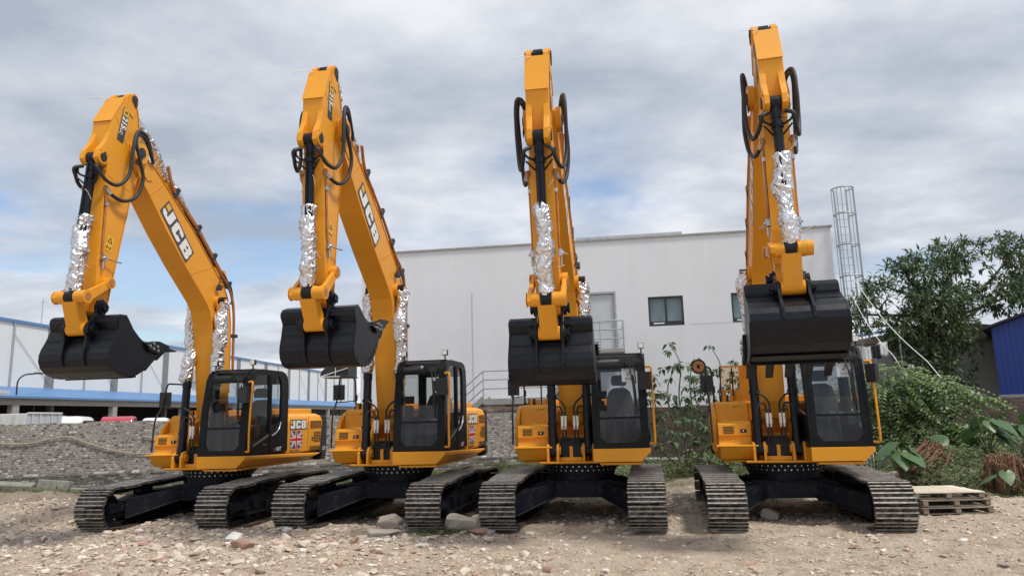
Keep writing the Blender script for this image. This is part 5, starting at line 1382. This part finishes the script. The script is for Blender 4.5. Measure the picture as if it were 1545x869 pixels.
# washing line
M['cloth']=simple('white_cloth',(.7,.7,.69),.9,var=.06); M['cloth2']=simple('black_cloth',(.02,.02,.022),.9)
for k,(dx,mt,lab) in enumerate(((0,'cloth','white cloth hanging on the washing line, left of the black one'),(.38,'cloth2','black cloth hanging between white cloths on the line'),(.62,'cloth','white cloth hanging on the washing line, right of the black one'))):
    g=np.random.default_rng(k); nx_=8; nz_=6; Vv=[];Fv=[]
    for j in range(nz_+1):
        for i_ in range(nx_+1): Vv.append((i_/nx_*.32,.03*math.sin(i_*1.7+k),-.5*j/nz_+.02*math.sin(i_)))
    for j in range(nz_):
        for i_ in range(nx_): q=j*(nx_+1)+i_; Fv.append((q,q+1,q+nx_+2,q+nx_+1))
    o=mkobj('laundry',npmesh('laundry',Vv,Fv,True),mt); o.location=(12.6+dx,25.9,4.0+.08*k); sol=o.modifiers.new('thick','SOLIDIFY'); sol.thickness=.008; tag(o,lab,'laundry')
mb=MB(); mb.tube([(12.2,25.9,4.0),(12.9,25.9,4.02),(14.0,25.9,4.35)],.01,5); mb.cyl((12.2,25.9,0),(12.2,25.9,4.05),.03,6); mb.cyl((14.0,25.9,0),(14.0,25.9,4.4),.03,6); tag(mkobj('washing_line',mb.mesh('washing_line'),'galv'),'thin washing line strung behind the brick wall with cloths','washing line')

# ------------------------------------------------------------------ pallets, stumps
def pallet(x,y,z,rz,label,mat,seed):
    e=empty('pallet',(x,y,z),rz); tag(e,label,'pallet','wooden pallets stacked by the bushes'); g=random.Random(seed)
    for k in range(7):
        mb=MB(); mb.box((0,0,0),(1.22,.115,.02)); mkobj('deck_board',mb.mesh('deck_board'),mat,e,.003,(g.uniform(-.02,.02),-.46+.153*k,.108),(g.uniform(-.02,.02),0,g.uniform(-.012,.012)))
    for xx in(-.55,0,.55):
        mb=MB(); mb.box((0,0,0),(.09,1.02,.076)); mkobj('stringer',mb.mesh('stringer'),'oldwood',e,.004,(xx,0,.058))
    for k in(-.44,0,.44):
        mb=MB(); mb.box((0,0,0),(1.2,.10,.018)); mkobj('bottom_board',mb.mesh('bottom_board'),'oldwood',e,.003,(0,k,.010))
zg=float(hgt(7.6,13.0))
pallet(7.58,13.28,zg+.0,-.03,'bottom pallet of the stack beside the right-hand excavator','oldwood',1)
pallet(7.55,13.30,zg+.125,.03,'middle pallet of the stack beside the right-hand excavator','oldwood',2)
pallet(7.48,13.32,zg+.25,-.05,'pale topmost pallet of the stack beside the right-hand excavator','plank',3)
M['bark']=simple('fibrous_root_bark',(.22,.125,.075),.95,var=.5,scale=9,bmp=.9,bscale=35)
def stump(x,y,s,seed,label,tilt):
    g=random.Random(seed); mb=MB()
    for k in range(150):
        a=g.uniform(0,2*PI); r0=g.uniform(.05,.42)*s; r1=r0*g.uniform(.85,1.5); h=g.uniform(.5,.95)*s
        p=(r1*math.cos(a),r1*math.sin(a),-.1); q=(r0*math.cos(a+.3),r0*math.sin(a+.3),h)
        m_=((p[0]+q[0])/2*1.12+g.uniform(-.05,.05),(p[1]+q[1])/2*1.12+g.uniform(-.05,.05),(p[2]+q[2])/2)
        mb.tube([p,m_,q,(q[0]*1.2+g.uniform(-.06,.06),q[1]*1.2,q[2]+g.uniform(-.05,.1))],.03*s,5,sub=3,radii=(.045*s,.015*s))
    mb.cyl((0,0,-.1),(0,0,.75*s),.38*s,14,0,r1=.3*s)
    o=mkobj('tree_stump',mb.mesh('tree_stump'),'bark'); o.location=(x,y,float(hgt(x,y))); o.rotation_euler=tilt; tag(o,label,'stump')
stump(10.15,15.3,.78,1,'upright shaggy brown root stump right of the pallets',(.05,-.1,0))
stump(9.25,16.9,.80,2,'leaning split root stump behind the pallet stack',(.2,.65,.3))

# ------------------------------------------------------------------ vegetation
def m_leaf(name,stops,trans=.25,rough=.55):
    m,nt,b=newmat(name); geo=N(nt,'ShaderNodeNewGeometry'); co=objco(nt)
    c=ramp(nt,geo.outputs['Random Per Island'],stops)
    n=noise(nt,1.2,3,co); c=mixc(nt,ramp(nt,n.outputs[0],[(.4,(0,0,0)),(.7,(.35,)*3)]),c,stops[-1][1])
    L(nt,c,b.inputs['Base Color']); b.inputs['Roughness'].default_value=rough; b.inputs['Specular IOR Level'].default_value=.4
    tr=N(nt,'ShaderNodeBsdfTranslucent'); L(nt,c,tr.inputs[0]); mx=N(nt,'ShaderNodeMixShader'); mx.inputs[0].default_value=trans
    L(nt,b.outputs[0],mx.inputs[1]); L(nt,tr.outputs[0],mx.inputs[2]); L(nt,mx.outputs[0],nt.nodes['Material Output'].inputs[0]); return m
M['treeleaf']=m_leaf('dark_tree_leaf',[(0, (0.0486, 0.0798, 0.0476)), (0.45, (0.0809, 0.1259, 0.067)), (0.8, (0.1214, 0.181, 0.0847)), (1, (0.2023, 0.2685, 0.1058))])
M['bushleaf']=m_leaf('compound_bush_leaf',[(0, (0.0775, 0.1271, 0.0527)), (0.45, (0.1318, 0.2015, 0.0775)), (0.8, (0.186, 0.2635, 0.0961)), (1, (0.279, 0.341, 0.1395))])
M['youngleaf']=m_leaf('young_tree_leaf',[(0, (0.0562, 0.1, 0.0475)), (0.6, (0.0938, 0.15, 0.0688)), (1, (0.15, 0.2063, 0.1))])
M['weedleaf']=m_leaf('weed_leaf',[(0, (0.048, 0.09, 0.03)), (0.5, (0.09, 0.144, 0.048)), (0.8, (0.144, 0.192, 0.072)), (1, (0.264, 0.24, 0.12))])
M['taroleaf']=m_leaf('big_taro_leaf',[(0, (0.0517, 0.1207, 0.0403)), (1, (0.092, 0.1725, 0.0575))],.2,.4)
M['yellowleaf']=m_leaf('yellowed_leaf',[(0,(.20,.22,.06)),(1,(.25,.26,.08))],.3,.5)
M['flower']=simple('white_blossom',(.75,.75,.68),.8)
M['trunk']=simple('grey_bark',(.11,.09,.07),.95,var=.35,bmp=.7,bscale=25)
M['stem']=simple('green_brown_stem',(.12,.12,.07),.85,var=.3)
def leaf_arrays(P,Dr,Nm,Ln,Wd,droop=.25):
    # each leaf: 6-vertex bent blade, two quads along its length sharing a mid line
    P,Dr,Nm=[np.asarray(a,float) for a in(P,Dr,Nm)]; n=len(P)
    Dr/=np.linalg.norm(Dr,axis=1,keepdims=True); S=np.cross(Dr,Nm); S/=np.maximum(np.linalg.norm(S,axis=1,keepdims=True),1e-6); U=np.cross(S,Dr)
    Ln=np.broadcast_to(Ln,n)[:,None]; Wd=np.broadcast_to(Wd,n)[:,None]
    mid=P+Dr*Ln*.45+U*Ln*.04; tip=P+Dr*Ln*.95-U*Ln*droop; 
    v=np.stack([P,mid+S*Wd*.5-U*Wd*.12,tip,mid-S*Wd*.5-U*Wd*.12,mid],1)  # 5 verts
    base=np.arange(n)[:,None,None]*5
    f=np.array([[0,1,4],[1,2,4],[0,4,3],[4,2,3]])[None]+base
    return v.reshape(-1,3),f.reshape(-1,3)
def rand_dirs(g,n):
    d=g.normal(size=(n,3)); return d/np.linalg.norm(d,axis=1,keepdims=True)
# ---- big tree
def big_tree(x,y,seed,label,lobes,trunkpts,leafmat='treeleaf',ncl=1000,cl_leaf=13,LL_=.34,WW=.085):
    g=np.random.default_rng(seed); e=empty('tree',(x,y,0)); tag(e,label,'tree')
    mb=MB()
    mb.tube(trunkpts,.2,10,radii=(.24,.09))
    top=Vector(trunkpts[-1]); cl=[]
    tips=[]
    for (c,r) in lobes:
        c=Vector(c); a=top.lerp(Vector(trunkpts[-2]),g.uniform(0,.9)); m_=a.lerp(c,.5)+Vector(g.uniform(-.25,.25,3))
        mb.tube([a,m_,c],.06,6,radii=(.075,.03))
        for k in range(6):
            d=Vector(rand_dirs(g,1)[0]); d.z=abs(d.z)*.8; t=c+Vector((d.x*r[0],d.y*r[1],d.z*r[2]))*.85
            mb.tube([c,c.lerp(t,.5)+Vector(g.uniform(-.1,.1,3)),t],.02,5,radii=(.03,.008),sub=3)
    mkobj('trunk',mb.mesh('trunk'),'trunk',e)
    Ps,Ds,Ns,Ls,Ws=[],[],[],[],[]
    vol=np.array([r[0]*r[1]*r[2] for c,r in lobes])**(2/3); vol=vol/vol.sum()
    for (c,r),w in zip(lobes,vol):
        n=int(ncl*w); d=rand_dirs(g,n); rad=g.uniform(.35,1.05,(n,1))**.6
        pts=np.array(c)+d*rad*np.array(r)*(1+.25*np.sin(d[:,[0]]*7+d[:,[2]]*5))
        for p,dd in zip(pts,d):
            m_=g.integers(cl_leaf-4,cl_leaf+4); ax=dd*.6+np.array([0,0,.35])+g.normal(size=3)*.25; ax/=np.linalg.norm(ax)
            ld=rand_dirs(g,m_)*.9+ax*.55+np.array([0,0,-.22])
            Ps.append(p+ld*.03+g.normal(size=(m_,3))*.05); Ds.append(ld); Ns.append(np.tile([0,0,1.],(m_,1))+g.normal(size=(m_,3))*.35); s=g.uniform(.7,1.15,m_); Ls.append(LL_*s); Ws.append(WW*s)
    v,f=leaf_arrays(np.concatenate(Ps),np.concatenate(Ds),np.concatenate(Ns),np.concatenate(Ls),np.concatenate(Ws),.22)
    mkobj('crown',npmesh('crown',v,f),leafmat,e)
    return e
big_tree(15.1,26.3,4,'large dark leafy tree rising behind the brick wall at right',
  [((-.8,0,4.7),(.95,.9,.8)),((.6,0,4.1),(1.3,1.0,.9)),((1.0,.2,5.6),(1.35,1.1,.95)),((.3,0,6.75),(.85,.8,.75)),((1.7,.2,7.3),(1.05,.9,.75)),((3.2,.2,5.9),(.8,.8,.8)),((4.1,.4,7.6),(.8,.8,.6)),((-2.0,0,5.75),(.75,.6,.20)),((-2.6,-.1,5.25),(.75,.5,.16)),((-1.4,0,6.35),(.75,.6,.24)),((-.5,0,6.95),(.5,.5,.32)),((-2.2,-.2,4.75),(.5,.4,.13)),((-.5,-.3,3.5),(.7,.6,.6)),((.5,-.4,3.0),(.7,.6,.55)),((4.7,.6,6.2),(.9,.9,.9)),((.1,-.5,5.4),(1.0,.8,.75))],
  [(0,0,0),(.05,0,1.5),(.0,.05,2.8),(.3,.1,4.2),(.6,.1,5.4)],ncl=1050,LL_=.30,WW=.08)
# ---- flowering compound-leaf bush (fronds drooping outward)
def frond_bush(x,y,seed,label,lobes,nfr=420,rl=(.5,.9),mat='bushleaf',flowers=150,lw=.085):
    g=np.random.default_rng(seed); e=empty('flowering_bush' if flowers else 'shrub',(x,y,0)); tag(e,label,'bush')
    P,D_,Nn,Ls,Ws=[],[],[],[],[]; mb=MB(); fl=MB()
    vol=np.array([r[0]*r[2] for c,r in lobes]); vol=vol/vol.sum(); nf=0
    for (c,r),w in zip(lobes,vol):
        n=int(nfr*w)
        d=rand_dirs(g,n); d[:,2]=np.abs(d[:,2])*.9+.05; 
        rad=g.uniform(.55,1.0,(n,1)); base=np.array(c)+d*rad*np.array(r)
        for p,dd in zip(base,d):
            out=np.array([dd[0],dd[1]*.8-.35,.12])+g.normal(size=3)*.25; out/=np.linalg.norm(out); l=g.uniform(*rl); k=9
            t=np.linspace(.08,1,k)[:,None]; pts=p+out*l*t+np.array([0,0,-1])*l*.55*t**2
            tan=out+np.array([0,0,-1])*1.1*t; tan/=np.linalg.norm(tan,axis=1,keepdims=True)
            side=np.cross(tan,[0,0,1.]); side/=np.maximum(np.linalg.norm(side,axis=1,keepdims=True),1e-5)
            for s in(-1,1):
                P.append(pts); D_.append(side*s+tan*.5+np.array([0,0,-.25])); Nn.append(np.tile([0,0,1.],(k,1))+g.normal(size=(k,3))*.2)
                q=np.sin(np.linspace(.5,2.9,k))*.5+.55; Ls.append(.15*q*g.uniform(.85,1.15,k)); Ws.append(lw*q)
    v,f=leaf_arrays(np.concatenate(P),np.concatenate(D_),np.concatenate(Nn),np.concatenate(Ls),np.concatenate(Ws),.12)
    mkobj('foliage',npmesh('foliage',v,f),mat,e)
    for c,r in lobes:
        mb.tube([(c[0]*.4,c[1]*.4+.2,-.1),(c[0]*.7+.1,c[1]*.7,c[2]*.6),(c[0],c[1],c[2])],.04,6,radii=(.05,.015))
        for k in range(4):
            d=rand_dirs(g,1)[0]; mb.tube([c,tuple(np.array(c)+d*np.array(r)*.8)],.012,5)
    mkobj('stem',mb.mesh('stem'),'trunk',e)
    allp=np.concatenate(P); idx=g.choice(len(allp),flowers,False)
    for i_ in idx:
        p=allp[i_]+np.array([0,-.10,.07])
        a0=g.uniform(0,1); rr=g.uniform(.03,.055)
        for k in range(4):
            a=k*PI/2+a0; fl.add([p]+[p+np.array([q*rr*math.cos(a+d),-.012*q,q*rr*math.sin(a+d)]) for q,d in((.7,-.5),(1,0),(.7,.5))],[(0,1,2,3)])
    if flowers: tag(mkobj('blossom',fl.mesh('blossom'),'flower',e),None,None,kind='stuff')
frond_bush(11.2,21.6,1,'big drooping bush with white flowers beside the right-hand excavator cab',
  [((0,0,2.35),(1.15,.9,.75)),((.1,0,1.8),(1.3,1.0,.95)),((1.1,-.1,2.3),(1.0,.7,.38)),((2.0,0,1.95),(.9,.6,.22)),((-.5,.2,1.2),(1.1,.9,.9)),((.7,-.4,1.0),(1.1,.8,.65)),((1.6,-.3,.75),(.75,.6,.35)),((0,-.6,.55),(1.2,.7,.5))],rl=(.6,1.15),nfr=900)
# ---- young tree between the third and fourth machines
def young_tree(x,y,seed,label):
    g=np.random.default_rng(seed); e=empty('young_tree',(x,y,0)); tag(e,label,'tree'); mb=MB(); P,D_,Nn,Ls=[],[],[],[]
    stems=[((0,0,0),(.05,0,1.2),(-.05,0,2.3),(.05,0,3.3),(-.25,0,3.95)),((0,0,.2),(.3,.1,1.2),(.55,0,2.2),(.75,0,3.1)),((0,0,.1),(-.35,0,1.1),(-.75,.1,2.1),(-.85,0,3.0)),((.05,0,1.0),(.25,-.2,1.9),(.28,-.1,2.8),(.45,-.1,3.45)),((-.1,0,1.2),(-.4,-.2,2.0),(-.35,0,2.7),(-.1,0,3.2)),((.1,0,.3),(.8,.1,1.0),(1.15,.1,1.9)),((-.1,0,.3),(-.6,0,.7),(-1.05,.1,1.5),(-1.15,0,2.3)),((0,-.1,.1),(.4,-.3,.7),(.6,-.4,1.5)),((0,-.1,.1),(-.3,-.4,.8),(-.2,-.5,1.7))]
    for s in stems:
        mb.tube(s,.02,6,radii=(.034,.010)); s=[Vector(p) for p in s]; n=len(s)-1
        for k in range(7):
            t=g.uniform(.42,1.0)*n if k<6 else n; i_=min(int(t),n-1); p=s[i_].lerp(s[i_+1],t-i_)
            tw=Vector((g.uniform(-.35,.35),g.uniform(-.3,.2),g.uniform(-.05,.2)))*(0 if k==6 else 1); mb.tube([p,p+tw*.6+Vector((0,0,.04)),p+tw],.006,5,sub=2); c=np.array(p+tw)
            m_=g.integers(7,12); a=g.uniform(0,6.28,m_); d=np.c_[np.cos(a),np.sin(a),g.uniform(-1.0,.1,m_)]
            P.append(c+d*.05); D_.append(d); Nn.append(np.tile([0,0,1.],(m_,1))+g.normal(size=(m_,3))*.3); Ls.append(g.uniform(.17,.29,m_))
    Ls=np.concatenate(Ls); v,f=leaf_arrays(np.concatenate(P),np.concatenate(D_),np.concatenate(Nn),Ls,Ls*.42,.35)
    mkobj('crown',npmesh('crown',v,f),'youngleaf',e); mkobj('trunk',mb.mesh('trunk'),'stem',e)
young_tree(4.95,21.6,3,'slender young tree with drooping leaves between the two right-hand excavators')
young_tree(6.5,22.8,8,'low leafy sapling half hidden behind the right-hand excavator cover')
# ---- big-leaf taro plants
def taro(x,y,seed,label,n=9,h=.8,s=.34,yel=False):
    g=np.random.default_rng(seed); e=empty('taro_plant',(x,y,float(hgt(x,y)))); tag(e,label,'plant','big-leaved plants by the brick wall')
    mb=MB(); lf=MB(); heart=[(0,-.0),(.16,.22),(.36,.16),(.46,-.10),(.40,-.42),(.2,-.78),(0,-1.05),(-.2,-.78),(-.40,-.42),(-.46,-.10),(-.36,.16),(-.16,.22)]
    for k in range(n):
        a=g.uniform(-PI,0)*.9-.15 if k%3 else g.uniform(0,PI); l=g.uniform(.55,1.1)*h; r=g.uniform(.15,.5)*h
        tip=Vector((r*math.cos(a),r*math.sin(a),l)); mb.tube([(0,0,0),(tip.x*.4,tip.y*.4,l*.65),tip],.014,6,radii=(.018,.009))
        d=Vector((math.cos(a),math.sin(a),-.55-g.uniform(0,.5))).normalized(); up=Vector((d.x*.6,d.y*.6,1)); sd_=d.cross(up).normalized(); nu=sd_.cross(d); sc=s*g.uniform(.7,1.25)
        vs=[tip-d*.0]; 
        pts=[tip+sd_*px*sc-d*py*sc+nu*(-.18*abs(px)**1.5-.12*max(0,-py)**2)*sc+nu*.03*sc*math.sin(px*9+py*7) for px,py in heart]
        mid=[tip-d*py*sc-nu*.12*max(0,-py)**2*sc for py in(-.25,-.6)]
        V_=pts+[mid[0],mid[1]]; c0,c1=12,13
        fs=[(0,1,c0),(1,2,c0),(2,3,c0),(3,4,c0),(4,c1,c0),(4,5,c1),(5,6,c1),(6,7,c1),(7,8,c1),(8,c0,c1),(8,9,c0),(9,10,c0),(10,11,c0),(11,0,c0)]
        lf.add(V_,fs,1 if (yel and k==2) else 0,True)
    mkobj('leaf',lf.mesh('leaf'),['taroleaf','yellowleaf'],e); mkobj('stem',mb.mesh('stem'),'stem',e)
taro(11.3,17.6,1,'big-leaved taro plant with one yellow leaf behind the shaggy stump',11,1.05,.46,True)
taro(12.4,17.9,2,'tallest big-leaved taro plant at the right edge of the photo',11,1.15,.44)
taro(8.55,16.4,3,'low taro plant with hanging leaves left of the split stump',9,.75,.42)
taro(9.75,14.75,4,'small single-stem taro in front of the shaggy stump',3,.5,.30)
taro(10.7,18.6,5,'half hidden taro plant near the dark brick wall',9,.8,.34)
# ---- ground cover along the walls: nobody could count it
def weeds(name,n,area,seed,hh,mat,wd=.02,broad=False):
    g=np.random.default_rng(seed); x,y=area(g,n); z=hgt(x,y); n=len(x); P=[];D_=[];Nn=[];Ls=[];Ws=[]
    m_=5
    for k in range(m_):
        a=g.uniform(0,6.28,n); up=g.uniform(.25,1.3,n) if not broad else g.uniform(.0,.7,n)
        d=np.c_[np.cos(a),np.sin(a),up]; zz=z+(g.random(n)**1.3*hh*1.2 if broad else 0)
        P.append(np.c_[x+g.normal(size=n)*.03,y+g.normal(size=n)*.03,zz]); D_.append(d); Nn.append(np.c_[-np.cos(a)*.6,-np.sin(a)*.6,np.ones(n)]); l=hh*g.uniform(.4,1.1,n)*(.35 if broad else 1); Ls.append(l); Ws.append(l*.5 if broad else wd*g.uniform(.7,1.3,n))
    v,f=leaf_arrays(np.concatenate(P),np.concatenate(D_),np.concatenate(Nn),np.concatenate(Ls),np.concatenate(Ws),.3)
    tag(mkobj(name,npmesh(name,v,f),mat),None,None,kind='stuff')
def ar_right(g,n):
    x=g.uniform(1.5,18,n); y=23.6-9.2*g.random(n)**.8; k=(y>14.1)&((x>8.6)|(y>19.0+1.5*np.sin(x*1.7)))&(fbm(x,y,.7,3,.8)>.36+.10*np.clip((17-y)/3,0,1)); k&=~((x>6.5)&(x<8.8)&(y<14.8)); return x[k],y[k]
def ar_left(g,n):
    x=g.uniform(-24,1,n); yw=16.5+(x+30)*8.3/31.3; y=yw-.25-np.abs(g.normal(size=n))*.8; keep=fbm(x,y,.6,3,.9)>.47; return x[keep],y[keep]
def ar_tuft(g,n):
    c=[(-1.25,11.95,.3),(-2.6,14.4,.4),(4.3,15.6,.8),(1.6,16.4,.9),(6.9,17.5,.9),(-.4,18.2,.8),(9.9,14.7,.35),(10.6,14.9,.4),(3,18.8,1.2)]; i_=g.integers(len(c),size=n); c=np.array(c)
    return c[i_,0]+g.normal(size=n)*c[i_,2],c[i_,1]+g.normal(size=n)*c[i_,2]*.5
weeds('ground_cover',12000,ar_right,1,.42,'weedleaf',broad=True)
weeds('grass',7000,ar_right,2,.26,'weedleaf')
weeds('grass',6000,ar_left,3,.42,'weedleaf')
weeds('grass',2200,ar_tuft,4,.14,'weedleaf',.010)
weeds('undergrowth',1500,lambda g,n:(g.uniform(-1.2,2.2,n),24.3-np.abs(g.normal(size=n))*.5),5,.55,'weedleaf',.02)
frond_bush(7.2,22.6,7,'leafy green shrub without flowers behind the right-hand excavator',[((0,0,.8),(1.0,.6,.7)),((1.6,-.2,.9),(1.1,.7,.8)),((-1.2,-.2,.45),(.8,.5,.4)),((2.8,-.6,.6),(1.0,.6,.5))],nfr=260,rl=(.35,.6),flowers=0)
frond_bush(14.2,21.9,9,'dark low shrub against the brick wall right of the flowering bush',[((0,0,.9),(.9,.5,.6)),((-.8,-.2,.5),(.8,.5,.4))],nfr=120,rl=(.4,.7),flowers=0)
# bare twigs
mb=MB(); g6=random.Random(4)
for k in range(9):
    p=Vector((9.3+g6.uniform(-.15,.15),19.4,.1)); q=p+Vector((g6.uniform(-.9,.7),g6.uniform(-.3,.1),g6.uniform(.5,1.1))); m_=p.lerp(q,.5)+Vector((g6.uniform(-.1,.1),0,.08)); mb.tube([p,m_,q],.012,5,radii=(.016,.005))
    mb.tube([m_,m_+Vector((g6.uniform(-.3,.3),0,.25))],.006,5)
tag(mkobj('dead_branch',mb.mesh('dead_branch'),'rope'),'bare pale twigs in the weeds below the flowering bush','branch')

# ------------------------------------------------------------------ sky, sun, camera
SUN_EL,SUN_AZ=R(60),R(126)   # azimuth clockwise from +Y: from behind the camera, to the right
w=bpy.data.worlds.new('World'); scene.world=w; w.use_nodes=True; nt=w.node_tree
bg=nt.nodes['Background']
sky=N(nt,'ShaderNodeTexSky'); sky.sky_type='NISHITA'; sky.sun_disc=False; sky.sun_elevation=SUN_EL; sky.sun_rotation=SUN_AZ; sky.air_density=1.0; sky.dust_density=1.5; sky.ozone_density=1.5
tc=N(nt,'ShaderNodeTexCoord'); sep=N(nt,'ShaderNodeSeparateXYZ'); L(nt,tc.outputs['Generated'],sep.inputs[0])
zc=math_(nt,'ADD',math_(nt,'MAXIMUM',sep.outputs[2],0),.16)
cb=N(nt,'ShaderNodeCombineXYZ'); L(nt,math_(nt,'DIVIDE',sep.outputs[0],zc),cb.inputs[0]); L(nt,math_(nt,'DIVIDE',sep.outputs[1],zc),cb.inputs[1])
mp=N(nt,'ShaderNodeMapping'); mp.inputs['Location'].default_value=(11.9,5.1,0); mp.inputs['Scale'].default_value=(1,1.25,1); L(nt,cb.outputs[0],mp.inputs[0])
c1=noise(nt,.80,8,mp.outputs[0],.52,.12); c2=noise(nt,1.5,9,mp.outputs[0],.55,.15); c3=noise(nt,.5,5,mp.outputs[0],.5,.1)
cov=ramp(nt,c1.outputs[0],[(.36,(.15,)*3),(.42,(.75,)*3),(.50,(1,1,1))])
shade=ramp(nt,math_(nt,'ADD',math_(nt,'MULTIPLY',c2.outputs[0],.62),math_(nt,'MULTIPLY',c3.outputs[0],.42)),[(.40,(2.5,2.85,3.4)),(.46,(3.2,3.5,4.0)),(.52,(4.0,4.2,4.6)),(.57,(4.8,4.95,5.3)),(.66,(5.5,5.6,5.8))])
cc=mixc(nt,cov,sky.outputs[0],shade)
L(nt,cc,bg.inputs[0]); bg.inputs[1].default_value=.112
sl=bpy.data.lights.new('sun','SUN'); sl.energy=2.0; sl.angle=R(10); sl.color=(1,.95,.87); so=bpy.data.objects.new('sun',sl); COL.objects.link(so)
sdv=Vector((math.sin(SUN_AZ)*math.cos(SUN_EL),math.cos(SUN_AZ)*math.cos(SUN_EL),math.sin(SUN_EL))); so.rotation_euler=(-sdv).to_track_quat('-Z','Y').to_euler()

cam=bpy.data.cameras.new('camera'); co_=bpy.data.objects.new('camera',cam); COL.objects.link(co_); scene.camera=co_
cam.sensor_width=36; cam.lens=36*1077.7/1545; cam.clip_start=.1; cam.clip_end=4000
pt,rl=R(9.99),R(-1.55)
fw=Vector((0,math.cos(pt),math.sin(pt))); up=Vector((0,-math.sin(pt),math.cos(pt))); rt=Vector((1,0,0))
r2=rt*math.cos(rl)+up*math.sin(rl); u2=up*math.cos(rl)-rt*math.sin(rl)
co_.matrix_world=Matrix(((r2.x,u2.x,-fw.x,0),(r2.y,u2.y,-fw.y,0),(r2.z,u2.z,-fw.z,1.96),(0,0,0,1)))
scene.view_settings.view_transform='Standard'; scene.view_settings.look='None'; scene.view_settings.exposure=.62; scene.view_settings.gamma=1
scene.render.engine='CYCLES'; scene.render.resolution_x=1024; scene.render.resolution_y=575
scene.cycles.max_bounces=6; scene.cycles.transparent_max_bounces=12
